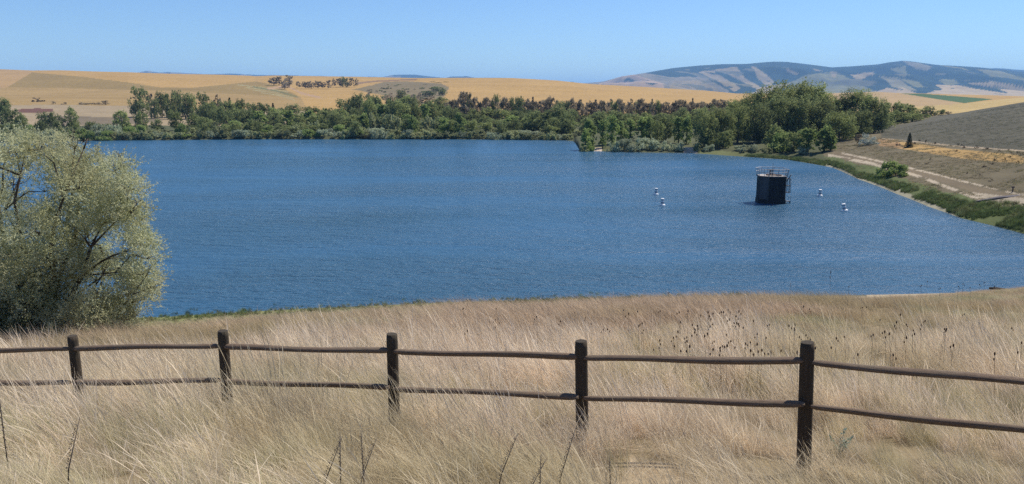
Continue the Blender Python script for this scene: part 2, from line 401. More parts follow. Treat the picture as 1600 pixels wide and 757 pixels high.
layers = [[at_z(x, 4400, 5) for x in xs], mt_layer(5200, .06), mt_layer(6200, .38), mt_layer(7100, .72), mt_layer(8000, 1.0), [at_z(x, 9800, 20) for x in xs]]
def mt_relief(X_, Y_, z):
    e = np.clip((Y_ - 4700) / 800, 0, 1) * np.clip((7900 - Y_) / 900, 0, 1)
    r = 1 - np.abs(2 * fbm(X_ / 620 + Y_ / 1400, Y_ / 2600 - X_ / 4000, 3, 40) - 1)
    r2 = fbm(X_ / 150, Y_ / 260, 3, 47) - .5
    return e * ((r - .75) * 200 + r2 * 45) + r2 * 3 * np.clip((Y_ - 7600) / 400, 0, 1)
def mt_paint(X_, Y_, z):
    x, y = proj(X_, Y_, z); nz = fbm(X_ / 170, Y_ / 300, 3, 60) - .5; n2_ = fbm(X_ / 45, Y_ / 120, 3, 61) - .5; x = x + nz * 13 + n2_ * 7; y = y + nz * 3 + n2_ * 2
    FOR = (.018, .036, .030); DRY = (.26, .20, .11); GRN = (.16, .15, .07); FIELD = (.37, .275, .155)
    c = np.zeros((len(x), 3)); c[:] = FOR
    gray = (.19, .16, .11)
    P_ = [(c4((-600, 150), (-200, 140), (0, 175), (200, 165), (380, 265), (360, 290), (-600, 300)), gray),
          (c4((-560, 120), (-300, 95), (-160, 90), (-300, 120), (-500, 175)), gray),
          (c4((-500, 215), (-260, 150), (-60, 215), (-40, 270), (-500, 290)), (.36, .25, .16)),
          (c4((-10, 195), (170, 190), (330, 265), (-10, 262)), DRY),
          (c4((523, 97), (560, 110), (655, 180), (650, 222), (600, 222), (545, 145)), DRY),
          (c4((190, 130), (270, 130), (450, 245), (410, 268), (300, 200), (200, 150)), DRY),
          (c4((260, 125), (430, 105), (465, 160), (570, 232), (540, 245), (430, 185), (340, 140)), DRY),
          (c4((750, 110), (830, 150), (795, 175), (765, 140)), DRY),
          (c4((925, 115), (985, 130), (930, 128)), DRY), (c4((560, 240), (800, 200), (640, 300), (500, 300)), (.33, .26, .17)),
          (c4((780, 200), (900, 150), (1080, 138), (1262, 225), (1262, 290), (780, 290)), GRN),
          (c5((0, 175), (120, 195), (290, 270), (-20, 290)), GRN), (c5((0, 135), (35, 140), (20, 175), (-10, 170)), DRY),
          (c5((120, 150), (285, 140), (225, 185), (190, 212), (150, 175)), DRY),
          (c5((300, 165), (420, 175), (560, 262), (400, 250), (370, 200)), (.2, .175, .1)),
          (c5((415, 172), (580, 205), (620, 245), (560, 240)), GRN),
          (c5((360, 112), (470, 92), (505, 160), (420, 140)), GRN),
          (c5((470, 68), (560, 75), (665, 105), (650, 135), (560, 120), (480, 82)), (.17, .15, .1)),
          (c5((690, 90), (860, 110), (900, 130), (780, 110)), GRN), (c5((950, 120), (1100, 130), (1270, 180), (1270, 195), (1040, 165)), GRN),
          (c5((700, 190), (790, 180), (830, 215), (740, 225)), GRN),
          (c5((690, 225), (830, 225), (950, 250), (1290, 300), (1290, 330), (600, 330), (640, 275), (740, 255)), FIELD),
          (c5((880, 210), (1040, 198), (1270, 242), (1270, 300), (1180, 285), (1050, 235)), FIELD),
          (c5((250, 275), (370, 240), (460, 240), (590, 290), (240, 330)), FIELD),
          (c5((1270, 190), (2000, 200), (2000, 340), (1270, 320)), (.3, .23, .15))]
    for poly, cc in P_: c[inpoly(x, y, poly)] = cc
    sp = fbm(X_ / 85 + Y_ / 400, Y_ / 420, 3, 66); c[(sp > .70) & (y > ridge_at(x) + 4)] = (.13, .12, .075); c[(sp < .27) & (y < 140)] = FOR
    c[y > 149] = FIELD
    return c
range_mesh('mountains', layers, np.linspace(acol(pix(890, 130, 6000)), acol(pix(2290, 130, 6000)), 1000), np.concatenate([np.linspace(4400, 8000, 150), np.linspace(8050, 9800, 12)]), mt_paint, mt_relief)
FR = [(150, 118), (205, 115), (230, 110), (250, 113), (262, 112), (280, 113), (300, 114), (322, 115.5), (345, 115), (365, 114.5), (400, 117), (450, 117), (520, 119), (598, 120), (610, 117.5), (625, 116), (650, 116.5), (672, 119), (695, 121.5), (705, 119.5), (730, 118.8), (742, 121), (780, 121), (800, 122), (855, 124.5), (870, 127), (920, 131.5), (960, 134)]
def fr_paint(X_, Y_, z):
    c = np.zeros((len(X_), 3)); nz = fbm(X_ / 300, Y_ / 500, 3, 70); c[:] = (.03, .045, .035); c[nz > .55] = (.16, .14, .10); return c
xs2 = [r[0] for r in FR]
range_mesh('distant_hills', [[at_z(x, 9000, 5) for x in xs2], [pix(x, y, 11000) for x, y in FR], [at_z(x, 13000, 5) for x in xs2]],
           np.linspace(acol(pix(150, 130, 9000)), acol(pix(960, 130, 9000)), 500), np.linspace(9000, 13000, 40), fr_paint, lambda a_, b_, z: (fbm(a_ / 90, b_ / 90, 3, 75) - .5) * 9)
RB = [(1480, 112), (1530, 109), (1555, 106.5), (1575, 107), (1600, 109), (1660, 108), (1750, 112), (1900, 112), (2200, 116)]
range_mesh('far_mountains', [[at_z(r[0], 9900, 5) for r in RB], [pix(r[0], r[1], 12000) for r in RB], [at_z(r[0], 14000, 5) for r in RB]],
           np.linspace(acol(pix(1480, 130, 9900)), acol(pix(2200, 130, 9900)), 260), np.linspace(9900, 14000, 30), lambda a_, b_, z: np.tile((.025, .04, .03), (len(a_), 1)), lambda a_, b_, z: (fbm(a_ / 300, b_ / 300, 3, 76) - .5) * 20)

# ------------------------------------------------------------------ water
m, nt, N_, L_ = new_mat('lake_water'); M['water'] = m
pos = node(nt, 'ShaderNodeNewGeometry').outputs['Position']
p = node(nt, 'ShaderNodeBsdfPrincipled'); o_ = node(nt, 'ShaderNodeOutputMaterial'); L_.new(p.outputs[0], o_.inputs[0])
w1 = noise(nt, mapping(nt, pos, (.5, 1.1, 1), (0, 0, R(14))), 2.6, 5, .65, .4)
w2 = noise(nt, mapping(nt, pos, (.45, 1.0, 1), (0, 0, R(-12))), .9, 3, .55)
calm = maprange(nt, noise(nt, mapping(nt, pos, (.35, 1, 1), (0, 0, R(8))), .03, 4, .6, .6), .36, .66, .38, 1.05)
w3 = noise(nt, mapping(nt, pos, (.28, 1.0, 1), (0, 0, R(5))), .32, 3, .6)
hgt = mul(nt, mul(nt, mul(nt, mul(nt, w1, .42), mul(nt, w2, .85), 'ADD'), mul(nt, w3, .95), 'ADD'), calm)
L_.new(bump(nt, hgt, 1.0, 1.0), p.inputs['Normal'])
L_.new(mixc(nt, calm, (.028, .098, .19), (.027, .086, .148)), p.inputs['Base Color'])
L_.new(maprange(nt, noise(nt, mapping(nt, pos, (.25, 1, 1), (0, 0, R(16))), .022, 4, .6, .8), .36, .64, .18, .31), p.inputs['Roughness']); p.inputs['IOR'].default_value = 1.333; p.inputs['Specular IOR Level'].default_value = .5
ac = np.linspace(-1.3, 1.15, 500); ny = np.interp(ac, NEAR[0], NEAR[1]) - 1.5; fy = np.interp(ac, FAR[0], FAR[1]) + 3
tt = np.linspace(0, 1, 24)[:, None]; yy = ny * (1 - tt) + fy * tt
V = np.stack([(ac * (yy + OFF)), yy, np.zeros_like(yy)], -1).reshape(-1, 3)
tag(link('lake_water', np_mesh('lake_water', V, grid_faces(24, 500), mat=M['water'])), kind='structure')
#@@OBJECTS@@
# ------------------------------------------------------------------ haze: one closed box of even air
m, nt, N_, L_ = new_mat('pale_air'); M['haze'] = m
pv = node(nt, 'ShaderNodeVolumePrincipled'); o_ = node(nt, 'ShaderNodeOutputMaterial'); L_.new(pv.outputs[0], o_.inputs['Volume'])
pv.inputs['Density'].default_value = 7.2e-5; pv.inputs['Color'].default_value = (.25, .53, 1.0, 1); pv.inputs['Anisotropy'].default_value = 0.0
b = MB(); b.box((0, 14950, (420 - 4) / 2), (60000, 30300, 424))
hz = b.build('haze', M['haze']); tag(hz, kind='stuff')

# ------------------------------------------------------------------ fence
m, nt, N_, L_ = new_mat('weathered_wood'); M['wood'] = m
M['rail_wood'] = None
tc = node(nt, 'ShaderNodeTexCoord').outputs['Object']; UVm = node(nt, 'ShaderNodeAttribute', attribute_name='along').outputs['Vector']
f1 = noise(nt, mapping(nt, UVm, (22, 22, 1.6)), 3.0, 6, .7, .4); f2 = noise(nt, mapping(nt, UVm, (1, 1, 1)), 2.3, 3)
f3 = noise(nt, mapping(nt, UVm, (40, 40, 1.0)), 5.0, 3, .6)
cw = mixc(nt, maprange(nt, f1, .35, .65, 0, 1), (.045, .034, .024), (.085, .065, .046))
cw = mixc(nt, maprange(nt, f2, .45, .75, 0, .5), cw, (.075, .07, .05))
cw = mixc(nt, maprange(nt, f3, .60, .66, 0, .85), cw, (.022, .016, .013))
p = node(nt, 'ShaderNodeBsdfPrincipled'); o_ = node(nt, 'ShaderNodeOutputMaterial'); L_.new(p.outputs[0], o_.inputs[0])
L_.new(cw, p.inputs['Base Color']); p.inputs['Roughness'].default_value = .85; p.inputs['Specular IOR Level'].default_value = .2
L_.new(bump(nt, mul(nt, f1, f3, 'SUBTRACT'), .8, .012), p.inputs['Normal'])
def rail_wood():
    m2 = M['wood'].copy(); m2.name = 'greyed_rail_wood'; M['rail_wood'] = m2
    for n in m2.node_tree.nodes:
        if n.type == 'MIX':
            for i in (6, 7):
                if not n.inputs[i].is_linked:
                    c = n.inputs[i].default_value; n.inputs[i].default_value = (c[0] * 3.0, c[1] * 2.8, c[2] * 2.8, 1) if c[0] > .03 else (.03, .022, .016, 1)
rail_wood()
def wood_log(name, p0, p1, radf, n, nseg, parent, seed, flat=1.0, bend=.0):
    rr = random.Random(seed); p0 = Vector(p0); p1 = Vector(p1); d = (p1 - p0); Ln = d.length; d.normalize()
    u = d.cross(Vector((0, 0, 1))) if abs(d.z) < .9 else d.cross(Vector((0, 1, 0))); u.normalize(); v = d.cross(u).normalized()
    V = []; AL = []
    ph = rr.random() * 6; off = rr.random() * 50
    for i in range(nseg + 1):
        t = i / nseg; c = p0.lerp(p1, t) + (u * math.sin(t * 3 + ph) * .5 + v * math.sin(t * 4.3 + ph * 2)) * bend * math.sin(t * math.pi)
        for k in range(n):
            a = 2 * math.pi * k / n
            r = radf(t) * (1 + .05 * math.sin(2 * a + ph) + .05 * math.sin(3 * a - ph + t * 2) + .02 * (rr.random() - .5))
            V.append(tuple(c + u * (r * math.cos(a)) + v * (r * math.sin(a) * flat))); AL.append((math.cos(a) * .1 + off, math.sin(a) * .1, t * Ln + off))
    Fq = [(i*n + k, i*n + (k+1) % n, (i+1)*n + (k+1) % n, (i+1)*n + k) for i in range(nseg) for k in range(n)]
    caps = [tuple(range(n))[::-1], tuple(nseg*n + k for k in range(n))]
    me = bpy.data.meshes.new(name); me.from_pydata(V, [], Fq + caps); me.update()
    me.polygons.foreach_set('use_smooth', [True] * len(Fq) + [False] * 2)
    at = me.attributes.new('along', 'FLOAT_VECTOR', 'POINT'); at.data.foreach_set('vector', [x for q in AL for x in q])
    me.materials.append(M['rail_wood' if name == 'rail' else 'wood']); return link(name, me, None, parent)
fence = empty('wooden_fence', (0, 0, 0)); f0 = post_top[0]
tag(fence, 'dark weathered wooden post and double rail fence running through the dry grass', 'fence')
TILT = {-1: (0, 0), 0: (-.01, .0), 1: (.0, .01), 2: (.0, 0), 3: (-.03, .0), 4: (-.04, 0), 5: (0, 0)}
all_posts = dict(post_top)
for i in sorted(all_posts):
    t = all_posts[i]; b_ = (t[0] - TILT[i][0] * POST_H[i] * 1.0, t[1] - TILT[i][1], t[2] - POST_H[i] - .25)
    rad = .074 if i != 4 else .08
    wood_log('post', b_, t, lambda q, rad=rad: rad * (1 - .06 * q) * (1 if q < .99 else .93), 20, 24, fence, 10 + i)
def rail(i, j, ya, yb, k):
    A_ = deep(POST_X[i], ya, P_D(i)); B_ = deep(POST_X[j], yb, P_D(j)); d = (B_ - A_); d = d / np.linalg.norm(d)
    wood_log('rail', A_ + d * .03, B_ - d * .03, lambda q: .042 * (1 + .10 * math.sin(q * 5 + k)) * min(1, .55 + min(q, 1 - q) * 14), 14, 40, fence, 50 + k, .88, .014)
for k, (i, j, ya, yb) in enumerate([(-1, 0, 548, 545.5), (0, 1, 545, 541), (1, 2, 542, 548), (2, 3, 549.5, 558), (3, 4, 560, 563.5), (4, 5, 566, 603),
                                    (-1, 0, 597, 598), (0, 1, 598, 594.5), (1, 2, 596, 605.5), (2, 3, 608, 621), (3, 4, 622.5, 632), (4, 5, 635, 678)]): rail(i, j, ya, yb, k)

# ------------------------------------------------------------------ intake tower
M['concrete'] = solid('dark_concrete', (.014, .014, .017), (.03, .028, .028), 1.6, .85, 0, .4, (1, 1, .35))
M['concrete_edge'] = solid('worn_concrete_edge', (.04, .04, .042), (.07, .068, .065), 4, .85)
M['concrete_lit_side'] = solid('side_light_concrete', (.045, .045, .052), (.085, .082, .085), 1.2, .8, 0, .3, (1, 1, .3))  # paler copy of the wall concrete, sky light put into its colour
M['deck'] = solid('pale_deck', (.26, .23, .20), (.42, .38, .34), 2.5, .6)
M['steel'] = solid('grey_steel', (.10, .105, .115), (.17, .175, .18), 6, .5, .3)
M['steel_light'] = solid('galvanised_steel', (.30, .31, .32), (.42, .42, .42), 6, .45, .4)
M['rust'] = solid('rusty_hatch', (.10, .06, .045), (.17, .13, .10), 4, .8)
tb = pixz(1208.5, 319, 0); tw = empty('intake_tower', (tb[0], tb[1] + 1.9, 0)); TZ = 4.15
tag(tw, 'dark concrete intake tower with railed deck and side ladder standing in the lake', 'tower')
def oct_pts(r, cut, rz=0.0):
    q = [(-r + cut * 1.15, -r), (r - cut*.12, -r), (r, -r + cut*.12), (r, r - cut), (r - cut, r), (-r + cut, r), (-r, r - cut), (-r, -r + cut * .8)]
    return [(x * math.cos(rz) - y * math.sin(rz), x * math.sin(rz) + y * math.cos(rz)) for x, y in q]
RZ = R(-4)
b = MB(); b.prism(oct_pts(1.86, 1.0, RZ), -3, TZ - .22); b.build('wall', M['concrete'], tw)
b = MB()
for z in (.9, 1.85, 2.8): b.prism(oct_pts(1.885, 1.01, RZ), z, z + .05)
b.build('joint_band', M['concrete'], tw)
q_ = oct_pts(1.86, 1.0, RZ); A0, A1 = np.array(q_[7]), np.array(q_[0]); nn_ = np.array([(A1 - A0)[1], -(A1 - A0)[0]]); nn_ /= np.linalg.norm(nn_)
b = MB(); e0, e1 = A0 * .97 + A1 * .03, A0 * .03 + A1 * .97; b.prism([tuple(e0 - nn_ * .02), tuple(e0 + nn_ * .045), tuple(e1 + nn_ * .045), tuple(e1 - nn_ * .02)][::-1], .66, TZ - .21); b.build('side_light_overlay', M['concrete_lit_side'], tw)  # added sheet over the left face, its lighter colour stands in for reflected sky
q_ = oct_pts(1.89, 1.0, RZ)[0]; b = MB(); b.box((q_[0], q_[1], TZ / 2), (.12, .12, TZ - .4), RZ); b.build('corner_rib', M['concrete_edge'], tw)
b = MB(); b.prism(oct_pts(1.94, 1.02, RZ), -3, .65); b.build('footing', M['concrete'], tw)
b = MB(); b.prism(oct_pts(1.97, 1.05, RZ), TZ - .2, TZ - .03); b.build('deck_slab', M['concrete_edge'], tw)
b = MB(); b.prism(oct_pts(1.88, 1.0, RZ), TZ - .027, TZ); b.build('deck', M['deck'], tw)
b = MB(); b.prism(oct_pts(.7, .3, RZ), TZ, TZ + .16)
b.box((.9, -.9, TZ + .1), (.7, .5, .2), RZ); b.build('hatch', M['rust'], tw)
b = MB(); b.tube([(-.15, -.2, TZ), (-.15, -.2, TZ + .75)], .13, 12); b.tube([(-.15, -.2, TZ + .75), (-.15, -.2, TZ + .95)], .2, 12)
b.build('gate_hoist', M['steel'], tw, smooth=False)
def oct_ring(r, z, rad): 
    q = oct_pts(r, r * .55, RZ); mb = MB(); mb.tube([(x, y, z) for x, y in q] + [(q[0][0], q[0][1], z)], rad, 6, False); return mb
for z, r in ((TZ + 1.05, 2.12), (TZ + .58, 2.06)): oct_ring(r, z, .045).build('rail', M['steel_light'], tw)
q0, q1 = oct_pts(1.96, 1.05, RZ), oct_pts(2.12, 1.166, RZ)
for k in range(8):
    for f_ in (0, .5):
        a0, a1 = q0[k], q0[(k+1) % 8]; b0, b1 = q1[k], q1[(k+1) % 8]
        lo = (a0[0] + (a1[0]-a0[0])*f_, a0[1] + (a1[1]-a0[1])*f_); hi = (b0[0] + (b1[0]-b0[0])*f_, b0[1] + (b1[1]-b0[1])*f_)
        mb = MB(); mb.tube([(lo[0], lo[1], TZ - .1), (hi[0], hi[1], TZ + 1.05)], .04, 6); mb.build('railing_post', M['steel_light'], tw)
for k in (0, 1, 2, 7):
    x, y = q0[k]; mb = MB(); l_ = math.hypot(x, y); mb.tube([(x * .98, y * .98, TZ - .75), (x * (1 + .42/l_), y * (1 + .42/l_), TZ - .02), (x*(1+.62/l_), y*(1+.62/l_), TZ + .28)], .045, 6); mb.build('bracket', M['steel'], tw)
mb = MB(); mb.tube([(-.35, -1.7, TZ), (-.35, -1.7, TZ + 2.0)], .03, 6); mb.build('mast', M['steel'], tw)
mb = MB(); mb.tube([(-.35, -1.72, TZ + .2), (-.35, -1.72, TZ + 1.15)], .09, 8); mb.build('junction_box', M['steel'], tw)
lx = 1.98; b = MB()                      # caged ladder on the right hand side
for yy_ in (-.9, -.45):
    b.tube([(lx + .08, yy_, .5), (lx + .08, yy_, TZ + .9)], .025, 6)
for z in np.arange(.6, TZ + .6, .3): b.tube([(lx + .08, -.9, z), (lx + .08, -.45, z)], .018, 6)
b.build('ladder', M['steel'], tw)
b = MB()
for z in (TZ - .45, TZ - 1.55, TZ - 2.55):
    b.tube([(lx, -1.05, z), (lx + .74, -1.05, z), (lx + .74, -.3, z), (lx, -.3, z)], .05, 6)
for x_, y_ in ((lx + .74, -1.05), (lx + .5, -1.05), (lx + .26, -1.05), (lx + .74, -.68), (lx + .74, -.3), (lx + .4, -.3)):
    b.tube([(x_, y_, TZ - 2.55), (x_, y_, TZ - .45)], .035, 6)
b.build('ladder_cage', M['steel'], tw)
b = MB(); b.box((lx + .35, -.8, .28), (.95, .9, .1)); b.box((lx + .72, -1.15, -.1), (.14, .14, .9)); b.build('landing', M['steel'], tw)
b = MB(); b.tube([(lx + .78, -1.2, .3), (lx + .78, -1.2, 1.1), (lx + .78, -.4, 1.1), (lx + .78, -.4, .3)], .025, 6); b.tube([(lx - .1, -1.2, 1.1), (lx + .78, -1.2, 1.1)], .025, 6)
b.build('landing_rail', M['steel_light'], tw)

# ------------------------------------------------------------------ buoys
M['white'] = solid('white_buoy', (.74, .74, .72), (.82, .82, .8), 5, .45)
M['buoy_band'] = solid('blue_grey_marking', (.22, .25, .30), (.32, .34, .38), 9, .5)
b = MB(); b.lathe([(.0, 0), (.24, 0), (.24, .95), (.255, .96), (.255, 1.04), (.22, 1.07), (.0, 1.07)], 20); buoy_col = b.mesh('column', M['white'], False)
b = MB(); b.lathe([(.241, .76), (.246, .765), (.246, .92), (.241, .925)], 20); buoy_band = b.mesh('band', M['buoy_band'])
b = MB(); b.lathe([(.10, -.25), (.34, -.2), (.42, -.02), (.42, .10), (.38, .17), (.2, .2), (.0, .2)], 24); buoy_float = b.mesh('float_collar', M['white'], False)
b = MB()
b.lathe([(.241, .30), (.246, .305), (.246, .56), (.241, .565)], 20)
buoy_mark = b.mesh('marking', M['buoy_band'])
for (x, y, tilt, rz, lab) in [(1025, 304.5, (.0, .02), .3, 'white can buoy furthest left and furthest back of the two left of the tower'),
                              (1035, 321.5, (.0, -.02), 0, 'white can buoy nearest the fence of the two left of the tower'),
                              (1281, 306.5, (.03, -.04), .8, 'upright white can buoy just right of the intake tower'),
                              (1320, 330, (.0, -.26), .2, 'white can buoy leaning to the left, nearest the right bank')]:
    p_ = pixz(x, y, 0); t = empty('buoy', (p_[0], p_[1], .0), (tilt[0], tilt[1], rz if abs(tilt[1]) < .1 else 0))
    for nm, me in (('column', buoy_col), ('band', buoy_band), ('float_collar', buoy_float), ('marking', buoy_mark)): link(nm, me, None, t)
    tag(t, lab, 'buoy', 'white buoys round the intake tower')

# ------------------------------------------------------------------ foliage materials
M['bark'] = solid('bark', (.07, .055, .04), (.13, .105, .08), 6, .95)
M['dark_green'] = leafy('dark_green_leaves', (0.14, 0.175, 0.07), (0.29, 0.32, 0.14), .35, 0.5, .25, hue=((.10, .105, .05), .22, .6))
M['mid_green'] = leafy('mid_green_leaves', (0.21, 0.255, 0.09), (0.38, 0.41, 0.175), .35, 0.5, .22, hue=((.13, .14, .055), .2, .5))
M['light_green'] = leafy('light_green_leaves', (0.2, 0.28, 0.085), (0.36, 0.42, 0.16), .4, 0.5, .2)
M['willow'] = leafy('silver_willow_leaves', (0.3, 0.34, 0.21), (0.48, 0.51, 0.35), .6, 0.35, .2)
M['shore_bush'] = leafy('shore_bush_leaves', (0.26, 0.3, 0.14), (0.46, 0.46, 0.25), .5, 0.4, .35, hue=((.22, .20, .10), .25, .5))
M['brown'] = leafy('browned_leaves', (.32, .265, .185), (.45, .38, .26), .4, .45, .3, hue=((.06, .065, .03), .3, .7))
M['conifer'] = leafy('conifer_needles', (0.028, 0.046, 0.024), (0.06, 0.085, 0.038), .8, 0.15, .2)
M['silver'] = leafy('silver_leaves', (.42, .46, .38), (.62, .65, .56), .8, .25, .15)
M['dry_shrub'] = leafy('dry_shrub_twigs', (.09, .07, .05), (.15, .115, .08), .8, .15, .35)

def leaf_quads(ctr, nrm, size, aspect, rg, tri=False):
    n = len(ctr); nrm = nrm / (np.linalg.norm(nrm, axis=1, keepdims=True) + 1e-9)
    t = np.cross(nrm, rg.normal(size=(n, 3))); t /= np.linalg.norm(t, axis=1, keepdims=True) + 1e-9; s = np.cross(nrm, t)
    size = np.broadcast_to(size, (n,))[:, None]; a = t * size; b_ = s * size * aspect
    if tri:
        V = np.stack([ctr - a * .5 - b_ * .5, ctr + a * .55 - b_ * .1, ctr - a * .1 + b_ * .6], 1).reshape(-1, 3); return V, np.arange(n * 3).reshape(-1, 3)
    V = np.stack([ctr - a * .5, ctr - b_ * .5 + a * .05, ctr + a * .5, ctr + b_ * .5 + a * .05], 1).reshape(-1, 3)
    return V, np.arange(n * 4).reshape(-1, 4)
def crown_pts(rg, kind, n, H, Wd, lobes):
    # lobes of very unequal size inside an envelope; leaves in tufts near each lobe's skin
    c = []; r = []
    for k in range(lobes):
        t = rg.random(); a = rg.random() * 6.283
        if kind == 'broad': z = .10 + .80 * t; env = math.sin(min(1, .12 + z * .86) * math.pi) ** .5
        elif kind == 'column': z = .1 + .82 * t; env = (math.sin(min(1, z) * math.pi * .93 + .12)) ** .6 * (1.05 - .35 * z)
        elif kind == 'bush': z = .03 + .62 * t ** 1.2; env = math.sqrt(max(0, 1 - (z / .95) ** 2))
        elif kind == 'sparse': z = .18 + .72 * t; env = math.sin(min(1, (z + .05) / 1.02) * math.pi) ** .5
        q = env * rg.random() ** .45 * .78
        rad = (.08 + .17 * rg.random() ** 1.5) * (1.0 if kind != 'sparse' else .8)
        c.append((math.cos(a) * q * Wd / 2, math.sin(a) * q * Wd / 2, z * H)); r.append(rad * min(H, Wd * 1.1) * (.72 if kind != 'bush' else .9))
    c = np.array(c); r = np.array(r); wts = r ** 2; idx = rg.choice(lobes, n, p=wts / wts.sum())
    ntuft = max(8, n // (10 if kind == 'bush' else 15)); tu = rg.normal(size=(ntuft, 3)); tu[:, 2] = tu[:, 2] * .85 + .25; tu /= np.linalg.norm(tu, axis=1, keepdims=True)
    tl = rg.choice(lobes, ntuft, p=wts / wts.sum()); tr = .4 + .75 * rg.random(ntuft) ** .6
    tc_ = c[tl] + tu * (r[tl] * tr)[:, None] * np.array([1, 1, 1.45 if kind in ('broad', 'column') else .9])
    k = rg.integers(0, ntuft, n); p = tc_[k] + rg.normal(size=(n, 3)) * (r[tl[k]] * .2)[:, None] * np.array([.8, .8, 1.3])
    p[:, 2] = np.abs(p[:, 2]) * .98
    return p, tu[k], c, r
def make_tree(kind, seed, H, Wd, n, lobes, leaf, mat):
    rg = np.random.default_rng(seed)
    if kind == 'conifer':
        t = rg.random(n) ** .8; a = rg.random(n) * 6.283; lay = (np.floor(t * 13) + .35 * rg.random(n)) / 13
        rr = (1 - lay) ** .9 * Wd / 2 * (.35 + .65 * rg.random(n) ** .5) * (.8 + .3 * vnoise(a * 1.2, lay * 9, seed))
        p = np.stack([np.cos(a) * rr, np.sin(a) * rr, lay * H * .95 + .04 * H - rr * .15], 1); nn = np.stack([np.cos(a), np.sin(a), np.full(n, .6)], 1)
        c = None
    else: p, nn, c, r = crown_pts(rg, kind, n, H, Wd, lobes)
    nn = nn * .8 + rg.normal(size=nn.shape) * .6
    V, Fq = leaf_quads(p, nn, leaf * (.6 + .8 * rg.random(n)), .75, rg)
    crown = np_mesh('crown', V, Fq, smooth=False, mat=mat)
    b = MB(); tr = .022 * H * (.7 if kind == 'column' else 1)
    th = .8 if kind != 'bush' else .35
    if kind == 'conifer': b.tube([(0, 0, -.3), (0, 0, H * .93)], [tr, tr * .15], 7)
    else:
        b.tube([(0, 0, -.4), (rg.normal() * .01 * H, rg.normal() * .01 * H, .25 * H), (rg.normal() * .02 * H, 0, th * H)], [tr * 1.2, tr * .85, tr * .2], 7)
        order = np.argsort(-r)[:9 if kind != 'sparse' else 16]
        for k in order:
            e = c[k]; s_ = (0, 0, max(.08 * H, e[2] - .22 * H - .35 * math.hypot(e[0], e[1])))
            md = ((e[0]) * .5, e[1] * .5, (s_[2] + e[2]) * .5 - .01 * H)
            b.tube([s_, md, tuple(e)], [tr * .5, tr * .3, tr * .1], 5)
    return crown, b.mesh('trunk', M['bark'], True), H, Wd
def variants(kind, k, H, Wd, n, lobes, leaf, mat, s0): return [make_tree(kind, s0 + i, H, Wd, n, lobes, leaf, mat) for i in range(k)]
VT = {
 'dark': variants('broad', 4, 9, 8.5, 4600, 48, .38, M['dark_green'], 100),
 'mid': variants('broad', 4, 9, 7.6, 4600, 46, .38, M['mid_green'], 120),
 'poplar': variants('column', 4, 10, 5.0, 4200, 40, .34, M['light_green'], 140),
 'cotton': variants('broad', 4, 19, 14, 13500, 95, .46, M['mid_green'], 160),
 'cotton_dark': variants('broad', 2, 19, 14, 13500, 95, .46, M['dark_green'], 165),
 'brown': variants('sparse', 5, 8, 6.4, 3000, 30, .34, M['brown'], 180),
 'bush': variants('bush', 5, 3, 4.6, 3000, 26, .27, M['shore_bush'], 200),
 'greenbush': variants('bush', 3, 3.4, 4.6, 2800, 20, .27, M['light_green'], 210),
 'willow': variants('bush', 4, 4, 6.4, 4500, 28, .26, M['willow'], 220),
 'silver': variants('bush', 1, 4, 5, 2500, 16, .22, M['silver'], 230),
 'conifer': variants('conifer', 3, 8, 4, 4200, 0, .42, M['conifer'], 240),
 'dryshrub': variants('bush', 4, 1.2, 1.6, 420, 9, .13, M['dry_shrub'], 250),
}
KN = {'dark': ('broadleaf_tree', 'tree'), 'mid': ('broadleaf_tree', 'tree'), 'poplar': ('poplar_tree', 'tree'), 'cotton': ('cottonwood_tree', 'tree'), 'cotton_dark': ('cottonwood_tree', 'tree'),
      'brown': ('browned_tree', 'tree'), 'bush': ('shore_bush', 'bush'), 'greenbush': ('green_bush', 'bush'), 'willow': ('willow_bush', 'bush'), 'silver': ('silver_bush', 'bush'), 'conifer': ('conifer_tree', 'tree'), 'dryshrub': ('dry_shrub', 'shrub')}
ti = [0]
def tree(kind, px_, top, Y_, wpx, label=None, group=None, sink=0, z=None):
    """a tree or bush standing on the ground at forward distance Y_, with the given height and width in metres"""
    ti[0] += 1; cm, tm, H, Wd = VT[kind][ti[0] % len(VT[kind])]
    X_ = at_z(px_, Y_, 3)[0]; g = gz(X_, Y_) - .05 if z is None else z
    X_ = at_z(px_, Y_, g)[0]
    h = max(.5, float(EYE - Y_ * row_tan(top)) - g); wd = wpx / F * (Y_ + 3)
    nm, cat = KN[kind]; o = empty(nm, (X_, Y_, g), (0, 0, random.random() * 6.28))
    o.scale = (wd / Wd, wd / Wd, h / H)
    if wpx > 13:
        link('crown' if cat == 'tree' else 'foliage', cm, None, o); link('trunk' if cat == 'tree' else 'stem', tm, None, o)
    else:
        bpy.data.objects.remove(o); me_o = link(nm, cm, None, None, (X_, Y_, g)); me_o.rotation_euler = (0, 0, random.random() * 6.28); me_o.scale = (wd / Wd, wd / Wd, h / H); o = me_o
    SEQ.append((o, px_, label, 'shore')); return tag(o, label, cat, group)
SEQ = []
ORD = ['leftmost', 'second from the left', 'third from the left', 'fourth from the left', 'fifth from the left', 'sixth from the left', 'seventh from the left', 'eighth from the left', 'ninth from the left', 'tenth from the left']
def row(specs, what, grp, **kw):
    n = len(specs)
    for k, s in enumerate(sorted(specs, key=lambda q: q[1])):
        tree(*s, label=f"{what}, {ORD[k] if k < n - 1 or n == 1 else 'rightmost'}" if n > 1 else what, group=grp if n > 1 else None, **kw)
rnd = random.Random(11)
def Y0(px_): return y0(px_)
ipt = lambda t, x: float(np.interp(x, [q[0] for q in t], [q[1] for q in t]))

